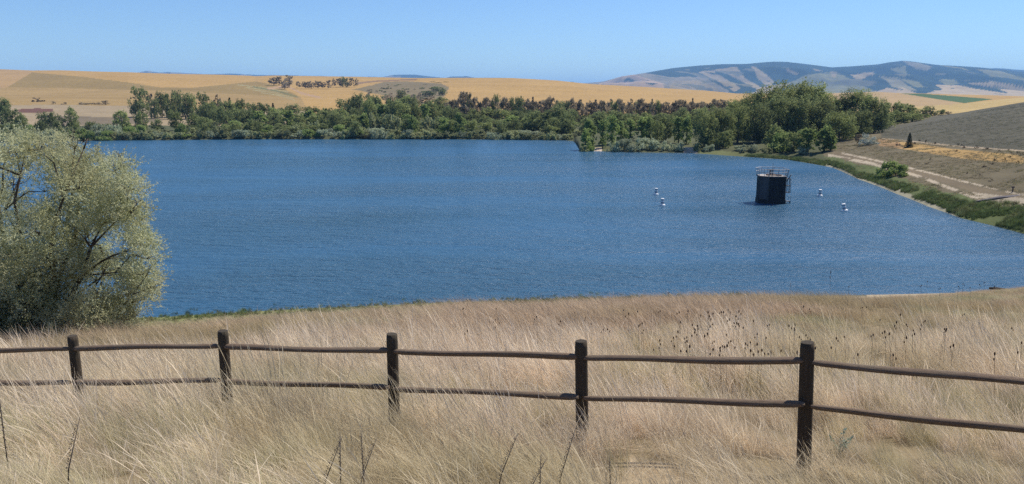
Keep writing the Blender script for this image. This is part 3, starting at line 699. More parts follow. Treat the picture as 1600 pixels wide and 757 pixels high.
# back row of brown trees under the wheat hill, x 690..1150
n = 0; x = 700
while x < 1150:
    wd = rnd.uniform(15, 28) ; 
    tree('brown' if rnd.random() < .85 else 'dark', x, rnd.choice([152, 155, 157, 159, 154]) + rnd.uniform(-1.5, 2) + (2 if x > 900 else 0), rnd.uniform(400, 440), wd,
         'browned thin-crowned tree in the back row of the far bank, below the wheat hill', 'brown trees along the foot of the wheat hill')
    x += wd * rnd.uniform(.2, .36)
tree('brown', 725, 142, 390, 34, 'tallest brown tree above the belt left of the brown row', None)
# belt of mixed green trees behind the far shore
BT = [(-80, 168), (0, 166), (60, 176), (110, 173), (200, 175), (290, 172), (330, 160), (380, 158), (430, 163), (520, 163), (560, 152), (600, 149), (640, 150), (690, 156), (740, 169), (900, 174), (1000, 175), (1100, 170)]
def belt(xa, xb, dY, dtop, kinds, wr, step, lab, grp, ex=None, jit=5):
    x = xa
    while x < xb:
        wd = rnd.uniform(*wr)
        if not (ex and any(a_ < x < b_ for a_, b_ in ex)):
            yy_ = (Y0(min(x, 880)) if x < 1050 else Y0(x)) + rnd.uniform(*dY)
            tree(rnd.choice(kinds), x, ipt(BT, x) + dtop + rnd.uniform(-jit * .6, jit), yy_, wd, lab, grp)
        x += wd * rnd.uniform(*step)
belt(332, 1110, (85, 125), 2, ['dark', 'dark', 'mid'], (26, 48), (.42, .7), 'dark green tree in the deep middle of the far shore belt', 'dark trees in the far belt')
belt(335, 900, (45, 75), 11, ['mid', 'dark', 'mid', 'dark', 'poplar'], (24, 42), (.42, .7), 'mid green tree in the middle rows of the far shore belt', 'green trees in the far belt', jit=8)
belt(340, 900, (22, 38), 24, ['mid', 'dark', 'bush', 'bush', 'greenbush', 'poplar'], (20, 36), (.45, .8), 'low tree behind the shore bushes of the far bank', 'low trees behind the shore bushes', jit=9)
# scrub on the slope rising out of the belt
for (x, tp, Yv, wd, k) in [(560, 152, 520, 34, 'mid'), (585, 152, 560, 30, 'mid'), (610, 147, 600, 34, 'brown'), (628, 142, 640, 22, 'dark'), (650, 150, 600, 40, 'brown'), (672, 150, 590, 30, 'brown'), (690, 152, 560, 30, 'mid'), (640, 156, 520, 40, 'dark'), (665, 160, 480, 40, 'brown'), (700, 160, 470, 30, 'brown')]:
    tree(k, x, tp, Yv, wd, 'scrubby tree where the belt climbs the brushy slope', 'scrubby trees on the brushy slope')
row([('dark', 677, 128.5, 1230, 13), ('dark', 686, 130.5, 1200, 14), ('dark', 697, 128, 1220, 12), ('dark', 684, 136, 1000, 30), ('dark', 671, 142, 900, 24), ('dark', 692, 140, 920, 18)], 'dark round tree on the right edge of the brushy hillside', 'dark trees at the corner of the brushy hillside')
for k in range(50):
    x = rnd.uniform(560, 672); tp = rnd.uniform(131, 150)
    if tp < 129 + abs(x - 610) * .04 or (x < 590 and tp > 146) or (x < 575 and tp > 143): continue
    Yv = float(np.interp(tp, [126, 150], [1250, 800])); tree('brown' if rnd.random() < .55 else 'bush', x, tp, Yv, rnd.uniform(4, 12), 'tiny scrub bush dotted on the brushy hillside', 'scrub bushes on the brushy hillside')
# clump of brown trees high on the wheat hill
row([('brown', 428, 120, 1120, 18), ('brown', 436, 119, 1120, 14), ('brown', 452, 116.5, 1080, 18), ('brown', 445, 126, 1040, 16)], 'tall brownish tree in the cluster on the wheat hill skyline', 'brown trees on the hill skyline')
x = 467
while x < 520: tree('brown', x, rnd.uniform(125, 128), 1050, rnd.uniform(10, 14), 'low browned tree in the hedge line across the wheat hill', 'hedge line trees on the wheat hill'); x += rnd.uniform(5, 9)
x = 522
while x < 560: tree('brown' if rnd.random() < .5 else 'dark', x, 121.5 + rnd.uniform(-.5, 2), 1100, rnd.uniform(8, 13), 'dark tree at the right end of the hedge line on the wheat hill', 'hedge end trees on the wheat hill'); x += rnd.uniform(5, 8)
# left: shrubs in the field
row([('dryshrub', 60, 149, 640, 24)], 'lone purplish bare shrub in the tan field at far left', None)
row([('brown', 84, 158.5, 600, 9), ('brown', 97, 162, 600, 7), ('brown', 102, 160, 600, 7)], 'tiny brown bush beside the lone shrub in the tan field', 'tiny bushes in the tan field')
row([('brown', 128, 160, 600, 14), ('brown', 137, 161, 600, 12), ('brown', 146, 161, 600, 12), ('brown', 154, 160, 600, 12), ('brown', 165, 157, 600, 17)], 'brown shrub in the short hedge in the tan field', 'short hedge in the tan field')
# left tree clump in the field (205..300)
row([('dark', 220, 137, 470, 36), ('brown', 236, 145, 480, 18), ('dark', 243, 156, 455, 22), ('dark', 254, 147, 460, 24), ('mid', 268, 146, 450, 24), ('dark', 278, 141, 470, 26), ('dark', 290, 148, 450, 28), ('mid', 301, 150, 450, 24)], 'dark tree in the field clump', 'tree clump in the field')
row([('dark', 319, 146, 420, 28), ('brown', 342, 147, 420, 18), ('conifer', 361, 151, 400, 16), ('dark', 377, 156, 400, 22), ('dark', 325, 160, 395, 28)], 'dark tree at the left end of the belt', 'trees at the left end of the belt')
tree('conifer', 428, 160, 400, 15, 'small dark conifer poking above the belt, left of centre'); tree('conifer', 595, 159, 375, 22, 'broad dark conifer in the middle of the belt'); tree('conifer', 612, 161, 375, 14, 'narrow dark conifer right of the broad conifer'); tree('conifer', 664, 168, 372, 14, 'small dark conifer above the brushy shore, right of the narrow conifer')
# left shore trees with gaps (0..340)
row([('dark', 4, 158, 350, 40), ('dark', 20, 172, 335, 36), ('mid', 35, 178, 332, 24), ('mid', -20, 170, 345, 40), ('mid', -52, 174, 345, 40)], 'dark tree behind the foreground tree at far left', 'trees behind the foreground tree')
row([('dark', 68, 177, 335, 24), ('dark', 88, 178, 332, 28), ('mid', 112, 168, 335, 26), ('dark', 143, 190, 330, 26), ('mid', 165, 194, 330, 26), ('mid', 192, 173, 335, 30), ('brown', 183, 178, 340, 14), ('mid', 222, 175, 335, 24), ('dark', 246, 188, 330, 26), ('mid', 276, 174, 335, 24)], 'separate tree above the left shore', 'separate trees above the left shore')
row([('mid', 305, 178, 335, 30), ('dark', 298, 196, 318, 26), ('mid', 322, 184, 325, 30)], 'leafy tree where the left shore thickens', 'trees where the left shore thickens')
# front rows of bushes on the far shore
x = -70
while x < 905:
    wd = rnd.uniform(16, 30); kd = rnd.choice(['bush', 'bush', 'bush', 'willow', 'greenbush', 'bush'])
    tp = rnd.uniform(198, 208)
    tree(kd, x, tp, Y0(min(x, 880)) + rnd.uniform(.2, 3), wd, 'low pale green bush at the waterline of the far shore', 'bushes at the waterline of the far shore'); x += wd * rnd.uniform(.45, .75)
x = -60
while x < 890:
    wd = rnd.uniform(20, 36)
    tree(rnd.choice(['bush', 'mid', 'bush', 'dark', 'greenbush', 'willow']), x, rnd.uniform(188, 201), Y0(min(x, 880)) + rnd.uniform(9, 16), wd, 'taller bush standing just behind the waterline bushes', 'second row of shore bushes'); x += wd * rnd.uniform(.45, .85)
row([('dark', 640, 184, 305, 36), ('dark', 558, 190, 300, 26), ('poplar', 645, 178, 302, 22), ('poplar', 718, 178, 303, 24)], 'dark rounded tree standing forward in the shore bushes', 'forward trees in the shore bushes')
row([('dark', 852, 172, 318, 46), ('dark', 875, 170, 315, 44), ('dark', 888, 178, 305, 30), ('dark', 833, 174, 322, 34), ('dark', 865, 186, 306, 40)], 'large dark tree left of the wooded point', 'dark trees left of the wooded point')
row([('willow', 785, 205, 304, 34), ('willow', 808, 202, 303, 36), ('willow', 832, 203, 302, 36), ('willow', 856, 208, 301, 34), ('willow', 876, 212, 300, 30)], 'low spreading silver willow left of the wooded point', 'spreading willows left of the point')
# the wooded point (905..1080)
row([('poplar', 915, 198, 236, 26), ('poplar', 921, 188, 240, 28), ('poplar', 941, 184, 238, 26), ('poplar', 956, 180, 246, 26), ('poplar', 970, 186, 250, 24)], 'light green poplar at the left end of the wooded point', 'poplars at the left end of the point')
row([('poplar', 985, 188, 262, 26), ('poplar', 1003, 180, 262, 30), ('poplar', 1016, 182, 258, 26), ('mid', 1040, 182, 258, 30), ('poplar', 1060, 180, 252, 30), ('poplar', 1072, 180, 244, 26), ('mid', 1027, 190, 252, 26)], 'light poplar behind the willow mound', 'poplars behind the silver willow mound')
row([('willow', 958, 215, 231, 30), ('willow', 980, 212, 231, 36), ('willow', 1004, 209, 232, 38), ('willow', 1030, 214, 231, 36), ('willow', 1055, 218, 229, 34)], 'silver willow bush in the mound on the wooded point', 'silver willow mound')
row([('bush', 912, 224, 231, 18), ('greenbush', 921, 218, 233, 20)], 'small green bush at the tip of the wooded point', 'small bushes on the point')
row([('dark', 935, 176, 330, 40), ('dark', 965, 176, 335, 40), ('mid', 1000, 176, 330, 40), ('dark', 1035, 178, 325, 40), ('mid', 1065, 178, 320, 40), ('dark', 1095, 176, 315, 40), ('dark', 918, 184, 300, 34)], 'dark tree in the shade behind the poplars', 'dark trees behind the poplars')
# big cottonwoods (1080..1380)
row([('cotton', 1100, 172, 232, 46), ('cotton', 1126, 167, 236, 48), ('cotton', 1152, 160, 244, 52), ('cotton', 1168, 148, 270, 56), ('cotton', 1196, 138, 265, 66), ('cotton', 1232, 127, 268, 84), ('cotton', 1262, 133, 270, 60)], 'tall cottonwood in the great clump behind the tower', 'cottonwoods behind the tower')
row([('cotton_dark', 1215, 150, 250, 60), ('cotton_dark', 1185, 165, 245, 52), ('cotton_dark', 1250, 152, 250, 60), ('cotton_dark', 1280, 155, 252, 52)], 'dark cottonwood in the front of the great clump', 'dark cottonwoods in the great clump')
row([('cotton', 1292, 148, 262, 50), ('cotton_dark', 1318, 144, 262, 54), ('cotton', 1344, 143, 258, 52), ('cotton_dark', 1365, 153, 255, 44), ('cotton_dark', 1340, 172, 238, 52), ('cotton', 1310, 176, 232, 50)], 'tall cottonwood above the pale dirt track', 'cottonwoods above the dirt track')
row([('greenbush', 1222, 199, 216, 46), ('mid', 1210, 196, 222, 36), ('poplar', 1262, 198, 206, 40), ('poplar', 1287, 196, 203, 40), ('mid', 1240, 206, 212, 36), ('poplar', 1298, 203, 202, 28)], 'bright green small tree in front of the cottonwoods', 'small bright trees under the cottonwoods')
row([('willow', 1172, 222, 218, 34), ('willow', 1155, 226, 221, 22), ('bush', 1200, 228, 213, 22), ('willow', 1258, 224, 205, 28)], 'pale willow bush at the water edge behind the tower', 'pale willows behind the tower')
row([('bush', 1094, 218, 226, 22), ('dark', 1105, 205, 230, 34), ('mid', 1130, 205, 228, 34), ('willow', 1108, 222, 225, 20)], 'shaded bush at the tree foot left of the tower', 'bushes at the foot of the trees')
row([('mid', 1392, 160, 330, 40), ('mid', 1412, 162, 330, 40), ('mid', 1432, 168, 335, 40), ('mid', 1402, 174, 300, 44), ('mid', 1380, 176, 280, 40), ('mid', 1425, 178, 310, 40)], 'soft green tree beyond the grey field', 'soft green trees beyond the grey field')
row([('dark', 1452, 167, 370, 22), ('brown', 1440, 172, 350, 24), ('dark', 1470, 172, 360, 16), ('brown', 1481, 174, 360, 14)], 'dark small tree at the wood tail beyond the grey field', 'tail of the wood')
# right bank
tree('silver', 1357, 205, 203, 32, 'pale silvery bush at the edge of the wood above the dirt track'); tree('brown', 1341, 209, 208, 14, 'thin greyish bush beside the silvery bush')
tree('conifer', 1420, 206.5, gz and 188, 13.5, 'single small dark conifer on the slope below the grey field')
row([('greenbush', 1388, 246, 149, 34), ('greenbush', 1399, 252, 146, 34), ('greenbush', 1378, 262, 147, 18), ('greenbush', 1411, 264, 143, 20)], 'rounded bright green bush in the clump beside the reedy bank', 'green bush clump on the right bank')
for (x, y) in [(1436, 221), (1447, 223), (1463, 225), (1487, 229), (1497, 227), (1504, 229), (1504, 232), (1526, 232), (1541, 234), (1562, 238), (1574, 236), (1580, 240), (1590, 240), (1597, 243), (1578, 247), (1482, 238), (1495, 237), (1570, 251), (1556, 252), (1448, 257), (1538, 262), (1532, 276), (1510, 272), (1549, 284), (1402, 228), (1412, 230), (1427, 226), (1455, 250), (1550, 258), (1590, 256), (1620, 250), (1640, 262)]:
    cand = np.linspace(100, 250, 300); pts = np.array([pix(x, y, c_) for c_ in cand]); e = pts[:, 2] - ground_z(pts[:, 0], pts[:, 1]); k = np.where(e < 0)[0]
    if not len(k): continue
    q = cand[k[0]]; s_ = rnd.uniform(5, 9) * (1 if y < 250 else 1.1)
    tree('dryshrub', x, y - s_ * .75, q, s_, 'small dark dry shrub dotted on the tan bank below the grey field', 'dry shrubs on the tan bank')

# ------------------------------------------------------------------ right bank post and long beam
M['pipe'] = solid('weathered_beam', (.10, .085, .09), (.19, .17, .17), 3, .8, 0, .3)
def on_ground(x, y, a_=60, b__=240):
    cand = np.linspace(a_, b__, 700); pts = np.array([pix(x, y, c_) for c_ in cand]); e = pts[:, 2] - ground_z(pts[:, 0], pts[:, 1]); k = np.where(e < 0)[0]
    return pts[k[0]] if len(k) else pts[-1]
A_ = on_ground(1521, 317); B_ = on_ground(1600, 304.5); D_ = B_ - A_; B_ = A_ + D_ * 2.1; B_[2] = gz(B_[0], B_[1]) + .25
b = MB(); b.tube([A_ + [0, 0, .12], A_ * .75 + B_ * .25 + [0, 0, .38], B_ + [0, 0, .3]], [.12, .26, .3], 4)
tag(b.build('timber_beam', M['pipe']), 'long straight grey beam lying across the dirt bank at the right edge', 'beam')
q = on_ground(1582, 301); b = MB(); b.tube([(q[0], q[1], q[2] - .2), (q[0], q[1], q[2] + .85)], .09, 8); b.box((q[0], q[1], q[2] + .75), (.35, .2, .2))
tag(b.build('marker_post', M['rust']), 'short dark marker post standing on the bank above the long beam', 'post')
# driftwood log at the near shore
M['log'] = solid('driftwood', (.025, .02, .018), (.06, .05, .042), 5, .9, 0, .6)
A_ = pixz(1545, 452.5, .12); B_ = pixz(1585, 457.5, .12); b = MB()
A_[2] = max(A_[2], 0) + .1; B_[2] = max(B_[2], 0) + .1
b.tube([A_, A_ * .7 + B_ * .3 + [0, 0, .03], A_ * .35 + B_ * .65 + [0, 0, .02], B_], [.10, .14, .13, .15], 10, True, .25, 3)
b.tube([A_ * .8 + B_ * .2, A_ * .85 + B_ * .15 + [.1, -.1, .3]], [.05, .02], 6)
tag(b.build('driftwood_log', M['log']), 'dark driftwood log lying at the water edge beyond the dry grass', 'log')

# ------------------------------------------------------------------ olive tree at the left
M['olive'] = leafy('olive_leaves', (.36, .375, .20), (.56, .57, .38), .9, .42, .1, hue=((.34, .29, .15), .35, .6))
M['olive_bark'] = solid('olive_bark', (.05, .04, .032), (.10, .08, .065), 8, .95)
rg = np.random.default_rng(5); OY = 27.5
base = np.array([*at_z(62, OY, 7)[:2], 0]); base[2] = gz(base[0], base[1])
ot = empty('olive_tree', base); tag(ot, 'bushy silver-green olive tree with pale leaves filling the left edge beyond the fence', 'tree')
LB = [(118, 232, 26), (105, 262, 32), (140, 262, 30), (178, 268, 26), (192, 262, 20), (200, 300, 28), (165, 300, 36), (125, 300, 34), (60, 235, 26), (25, 240, 34), (-20, 245, 44), (40, 262, 22), (-60, 260, 50),
      (205, 335, 28), (175, 345, 38), (212, 385, 30), (190, 400, 38), (222, 430, 30), (200, 460, 36), (160, 430, 44), (140, 380, 44), (95, 350, 40), (90, 410, 50), (50, 370, 46), (0, 330, 50), (-10, 400, 55), (30, 440, 54),
      (90, 470, 44), (140, 480, 40), (40, 490, 40), (-30, 470, 55), (-70, 350, 60), (-80, 430, 60), (20, 290, 34), (-30, 300, 44), (180, 490, 34), (226, 468, 20), (228, 405, 18), (130, 222, 14), (112, 214, 10), (116, 208, 7), (192, 250, 12), (186, 243, 8), (240, 448, 12), (60, 515, 36), (110, 512, 34), (160, 508, 30), (10, 512, 40), (200, 500, 24), (-50, 505, 44), (236, 418, 10), (214, 318, 12), (70, 222, 14), (20, 218, 18), (-30, 215, 22), (70, 300, 18)]
lob = []
for (x, y, r) in LB:
    for rep in range(2 if r > 25 else 1):
        yy_ = OY + rg.normal() * 1.3 * min(1, (260 - x) / 160 + .3) + (.0 if rep == 0 else .6)
        pt = pix(x + (rg.normal() * 5 if rep else 0), y + (rg.normal() * 5 if rep else 0), yy_); lob.append((pt, r / F * OY * (.88 if rep == 0 else .8)))
cen = np.array([l[0] for l in lob]) - base; rad = np.array([l[1] for l in lob])
b = MB(); nodes = []                       # a few crooked main stems, then limbs that fork off them
up = [k for k in np.argsort(-rad) if cen[k][2] > 1.2][:60]
mains = []
for tx in (-3.6, -2.0, -.7, .6, 1.7, 2.9, 3.7):
    k = min(up, key=lambda q: abs(cen[q][0] - tx) - .12 * cen[q][2] + rg.random() * .3); mains.append(k)
for q, k in enumerate(mains):
    e = cen[k]; p0_ = np.array([(q - 3) * .13, rg.normal() * .15, -.3]); pts_ = [p0_]
    for t in (.18, .36, .55, .75, 1.0):
        w_ = np.array([e[0] * t ** 1.25, e[1] * t, e[2] * t ** .9]) + p0_ * (1 - t) + rg.normal(size=3) * [.16, .2, .08]; pts_.append(w_); nodes.append(w_)
    b.tube([tuple(v_) for v_ in pts_], [.15, .125, .10, .075, .045, .015], 8)
for k in range(len(cen)):
    if k in mains: continue
    e = cen[k]; c_ = [w_ for w_ in nodes if w_[2] < e[2] - .1] or nodes[:3]
    s_ = min(c_, key=lambda w_: np.linalg.norm((w_ - e) * [1, .8, .55])); md = s_ * .5 + e * .5 + rg.normal(size=3) * .14 + [0, 0, .1]
    rr0 = .016 + .016 * rad[k]; b.tube([tuple(s_), tuple(md), tuple(e), tuple(e + rg.normal(size=3) * .15 + [0, 0, rad[k] * .5])], [rr0 * 1.5, rr0, rr0 * .6, .006], 6); nodes.append(md)
    for q in range(4):
        dv = rg.normal(size=3); dv[2] = abs(dv[2]) * .8; dv /= np.linalg.norm(dv); b.tube([tuple(e), tuple(e + dv * rad[k] * .5 + rg.normal(size=3) * .05), tuple(e + dv * rad[k] * 1.0)], [.013, .009, .004], 5)
b.build('trunk', M['olive_bark'], ot, True)
NT = 23000; wts = rad ** 2; wts *= np.where((cen[:, 2] > 3.9) & (cen[:, 0] < .4), .5, 1); li = rg.choice(len(rad), NT, p=wts / wts.sum())
dv = rg.normal(size=(NT, 3)); dv[:, 2] = dv[:, 2] * .9 + .15; dv /= np.linalg.norm(dv, axis=1, keepdims=True)
tp = cen[li] + dv * (rad[li] * (.35 + .75 * rg.random(NT) ** .7))[:, None]
thin = (vnoise(tp[:, 0] * 1.4 + 9, tp[:, 2] * 1.4 + tp[:, 1] * .5, 4) > .30)
tp, dv, li = tp[thin], dv[thin], li[thin]; NT = len(tp)
td = dv * .8 + rg.normal(size=(NT, 3)) * .5 + np.array([-.15, 0, .35]); td /= np.linalg.norm(td, axis=1, keepdims=True)
LPT = 16; s = np.linspace(0, 1, LPT)[None, :, None]; tl = (.22 + .38 * rg.random(NT))[:, None, None]
pp = tp[:, None, :] + td[:, None, :] * s * tl; pp = pp + rg.normal(size=pp.shape) * .018; pp = pp.reshape(-1, 3)
ld = np.repeat(td, LPT, 0) * .6 + rg.normal(size=(NT * LPT, 3)) * .6; ld /= np.linalg.norm(ld, axis=1, keepdims=True)
side = np.cross(ld, rg.normal(size=ld.shape)); side /= np.linalg.norm(side, axis=1, keepdims=True)
Ll = (.05 + .055 * rg.random(len(pp)))[:, None]; Wl = Ll * .38
V = np.stack([pp, pp + ld * Ll * .5 + side * Wl * .5, pp + ld * Ll, pp + ld * Ll * .5 - side * Wl * .5], 1).reshape(-1, 3)
link('crown', np_mesh('crown', V, np.arange(len(V)).reshape(-1, 4), False, M['olive']), None, ot)

# ------------------------------------------------------------------ grasses (stuff: scattered tufts)
def grass_mat(name, c1, c2, green, gscale, tr=.3, lo=.74, hi=1.18):
    m, nt, N, L = new_mat(name); oi = node(nt, 'ShaderNodeObjectInfo'); pos = node(nt, 'ShaderNodeNewGeometry').outputs['Position']
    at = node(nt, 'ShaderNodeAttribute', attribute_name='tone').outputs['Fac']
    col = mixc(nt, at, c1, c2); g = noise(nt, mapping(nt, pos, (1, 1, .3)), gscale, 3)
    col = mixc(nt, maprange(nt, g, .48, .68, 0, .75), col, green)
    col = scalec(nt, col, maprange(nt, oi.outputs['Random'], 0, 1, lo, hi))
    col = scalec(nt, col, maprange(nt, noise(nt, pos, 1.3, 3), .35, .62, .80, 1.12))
    d = node(nt, 'ShaderNodeBsdfDiffuse'); t = node(nt, 'ShaderNodeBsdfTranslucent'); mx = node(nt, 'ShaderNodeMixShader'); mx.inputs[0].default_value = tr
    o = node(nt, 'ShaderNodeOutputMaterial'); L.new(col, d.inputs[0]); L.new(col, t.inputs[0]); L.new(d.outputs[0], mx.inputs[1]); L.new(t.outputs[0], mx.inputs[2]); L.new(mx.outputs[0], o.inputs[0]); return m
M['straw'] = grass_mat('dry_straw', (.60, .475, .34), (.93, .81, .64), (.50, .43, .26), .22, .42)
M['meadow_straw'] = grass_mat('meadow_straw', (.36, .265, .175), (.68, .54, .40), (.36, .30, .165), .12, .4)
M['olive_grass'] = grass_mat('olive_grass', (.42, .37, .21), (.78, .69, .48), (.38, .37, .19), .3)
M['reed'] = grass_mat('green_reeds', (.10, .14, .05), (.24, .29, .11), (.30, .28, .14), .3, .25, .45, 1.5)
def tuft(name, seed, nb, rad, hmin, hmax, lean, wd, mat, heads=0.0, segs=4, curve=1.0, azs=.7):
    rg = np.random.default_rng(seed); a = rg.random(nb) * 6.283; q = rg.random(nb) ** .6 * rad
    b0 = np.stack([np.cos(a) * q, np.sin(a) * q, np.full(nb, -.04)], 1)
    Hh = hmin + (hmax - hmin) * rg.random(nb) ** 1.3; az = rg.normal(size=nb) * azs; ln = lean * (.35 + 1.0 * rg.random(nb))
    dirx = -np.cos(az); diry = np.sin(az) * .8
    t = np.linspace(0, 1, segs + 1)[None, :]
    x = b0[:, :1] + dirx[:, None] * Hh[:, None] * (ln[:, None] * (t * .45 + curve * .55 * t ** 2.2)) + (np.cos(a) * .12)[:, None] * t * Hh[:, None]
    y = b0[:, 1:2] + diry[:, None] * Hh[:, None] * (ln[:, None] * (t * .45 + curve * .55 * t ** 2.2)) + (np.sin(a) * .12)[:, None] * t * Hh[:, None]
    z = b0[:, 2:] + Hh[:, None] * (t - .22 * ln[:, None] * curve * t ** 2.4)
    fa = rg.random(nb) * 3.1416; sx = np.cos(fa)[:, None]; sy = np.sin(fa)[:, None]
    hd = (rg.random(nb) < heads)[:, None]
    prof = (1 - t ** 1.6 * .85); prof = np.where(hd & (t > .72) & (t < .99), 1.7, prof) * wd * (.7 + .6 * rg.random((nb, 1)))
    L_ = np.stack([x - sx * prof, y - sy * prof, z], -1); R_ = np.stack([x + sx * prof, y + sy * prof, z], -1)
    V = np.stack([L_, R_], 2).reshape(-1, 3); ns = segs + 1
    base_ = (np.arange(nb) * ns * 2)[:, None] + (np.arange(segs) * 2)[None, :]
    Fq = np.stack([base_, base_ + 1, base_ + 3, base_ + 2], -1).reshape(-1, 4)
    me = np_mesh(name, V, Fq, False, mat); at = me.attributes.new('tone', 'FLOAT', 'POINT')
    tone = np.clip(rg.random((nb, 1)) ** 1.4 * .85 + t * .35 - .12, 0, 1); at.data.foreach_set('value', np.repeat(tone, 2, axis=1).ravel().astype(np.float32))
    return bpy.data.objects.new(name, me)
def scatter(name, P, rot, scl, idx, objs, label, cat):
    col_ = bpy.data.collections.new(name + '_tufts')
    for o in objs: col_.objects.link(o)
    me = bpy.data.meshes.new(name); me.vertices.add(len(P)); me.vertices.foreach_set('co', np.asarray(P, np.float32).ravel())
    for nm, ty, key, val in (('rot', 'FLOAT_VECTOR', 'vector', rot), ('scl', 'FLOAT_VECTOR', 'vector', scl), ('idx', 'INT', 'value', idx)):
        at = me.attributes.new(nm, ty, 'POINT'); at.data.foreach_set(key, np.asarray(val, np.int32 if ty == 'INT' else np.float32).ravel())
    o = link(name, me); ng = bpy.data.node_groups.new(name, 'GeometryNodeTree')
    ng.interface.new_socket('Geometry', in_out='INPUT', socket_type='NodeSocketGeometry'); ng.interface.new_socket('Geometry', in_out='OUTPUT', socket_type='NodeSocketGeometry')
    gi = ng.nodes.new('NodeGroupInput'); go = ng.nodes.new('NodeGroupOutput'); ip = ng.nodes.new('GeometryNodeInstanceOnPoints')
    ci = ng.nodes.new('GeometryNodeCollectionInfo'); ci.inputs['Collection'].default_value = col_; ci.inputs['Separate Children'].default_value = True; ci.inputs['Reset Children'].default_value = True
    def na(nm, ty):
        n = ng.nodes.new('GeometryNodeInputNamedAttribute'); n.data_type = ty; n.inputs[0].default_value = nm; return n.outputs[0]
    e2r = ng.nodes.new('FunctionNodeEulerToRotation'); lk = ng.links.new
    lk(na('rot', 'FLOAT_VECTOR'), e2r.inputs[0]); lk(gi.outputs[0], ip.inputs['Points']); lk(ci.outputs[0], ip.inputs['Instance'])
    ip.inputs['Pick Instance'].default_value = True; lk(na('idx', 'INT'), ip.inputs['Instance Index']); lk(e2r.outputs[0], ip.inputs['Rotation']); lk(na('scl', 'FLOAT_VECTOR'), ip.inputs['Scale'])
    lk(ip.outputs[0], go.inputs[0]); md = o.modifiers.new('scatter', 'NODES'); md.node_group = ng
    return tag(o, label, cat, None, 'stuff')
rg = np.random.default_rng(21)
def near_pts(n, ya, yb, aw=.92):
    u = rg.random(n); Yv = np.sqrt(ya ** 2 + u * (yb ** 2 - ya ** 2)); Xv = (rg.random(n) * 2 - 1) * (Yv * aw + 1.0)
    return Xv, Yv
bare, _ = on_ray(1003, 728, .05, 5, 12)
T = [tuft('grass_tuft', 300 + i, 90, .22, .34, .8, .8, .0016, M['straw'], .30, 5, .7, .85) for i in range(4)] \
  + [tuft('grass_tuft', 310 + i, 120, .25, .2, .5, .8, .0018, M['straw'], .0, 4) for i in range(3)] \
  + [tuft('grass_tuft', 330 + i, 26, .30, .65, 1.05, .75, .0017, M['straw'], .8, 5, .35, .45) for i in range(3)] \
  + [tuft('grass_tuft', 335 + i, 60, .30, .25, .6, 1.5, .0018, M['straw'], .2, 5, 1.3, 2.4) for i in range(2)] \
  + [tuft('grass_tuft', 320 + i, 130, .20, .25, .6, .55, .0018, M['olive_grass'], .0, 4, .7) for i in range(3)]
Xa, Ya = near_pts(8600, 4.5, 17)
dist_b = np.hypot((Xa - bare[0]) / .64, (Ya - bare[1] + .5) / 1.1)
dens = fbm(Xa * .9, Ya * .9, 3, 90); keep = (dist_b > .9 + .5 * (dens - .5)) & (rg.random(len(dens)) < np.clip((fbm(Xa * 1.7, Ya * 1.7, 2, 88) - .30) * 5.5, .12, 1))
Xa, Ya = Xa[keep], Ya[keep]; Za = ground_z(Xa, Ya); n = len(Xa)
gn = fbm(Xa * .45, Ya * .45, 3, 91); r_ = rg.random(n)
idx = np.where(gn + (r_ - .5) * .35 > .63, 12 + rg.integers(0, 3, n), np.where(r_ < .34, rg.integers(0, 4, n), np.where(r_ < .62, 4 + rg.integers(0, 3, n), np.where(r_ < .86, 7 + rg.integers(0, 3, n), 10 + rg.integers(0, 2, n)))))
sc_ = (.75 + .5 * rg.random(n)) * (.62 + .8 * fbm(Xa * .55, Ya * .55, 2, 92)); closeness = np.clip((Ya - 5) / 4, .55, 1)
lowr = np.interp(Xa, [-1.5, .5, 3.5], [1, .86, .78]) * np.ones(n); sc_ = np.where(Ya < 9.6, sc_ * lowr, sc_)
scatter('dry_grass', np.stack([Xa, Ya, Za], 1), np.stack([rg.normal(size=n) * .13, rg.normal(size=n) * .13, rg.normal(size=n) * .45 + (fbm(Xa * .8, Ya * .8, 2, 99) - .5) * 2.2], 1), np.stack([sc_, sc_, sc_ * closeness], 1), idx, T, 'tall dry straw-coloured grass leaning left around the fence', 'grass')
nb_ = 130; xb = bare[0] + rg.normal(size=nb_) * .45; yb_ = bare[1] - .45 + rg.normal(size=nb_) * .5; s_ = .35 + .5 * rg.random(nb_)
TB = [tuft('short_tuft', 390 + i, 28, .12, .1, .5, .6, .0016, M['straw'], 0, 3, 1, 2) for i in range(2)] + [tuft('short_tuft', 395, 110, .11, .5, .95, .3, .0017, M['olive_grass'], 0, 4, .6, 1.5)]
ix_ = rg.integers(0, 2, nb_); q_ = pix(968, 735, 7.55); xb[0], yb_[0] = q_[0], q_[1]; s_[0] = .8; ix_[0] = 2
scatter('short_stubble', np.stack([xb, yb_, ground_z(xb, yb_)], 1), np.stack([rg.normal(size=nb_) * .2, rg.normal(size=nb_) * .2, rg.random(nb_) * 6.28 * (ix_ < 2)], 1), np.stack([s_] * 3, 1), ix_, TB, 'short broken straw on the bare patch near the fourth fence post', 'grass')
T2 = [tuft('far_tuft', 340 + i, 110, .45, .3, .75, .8, .0035, M['meadow_straw'], .25, 4) for i in range(4)] + [tuft('far_tuft', 350 + i, 120, .45, .2, .45, .5, .004, M['olive_grass'], 0, 3) for i in range(2)]
Xa, Ya = near_pts(21000, 16, 58, .9)
shore = np.interp(Xa / (Ya + OFF), NEAR[0], NEAR[1]); pxa, _ = proj(Xa, Ya, ground_z(Xa, Ya))
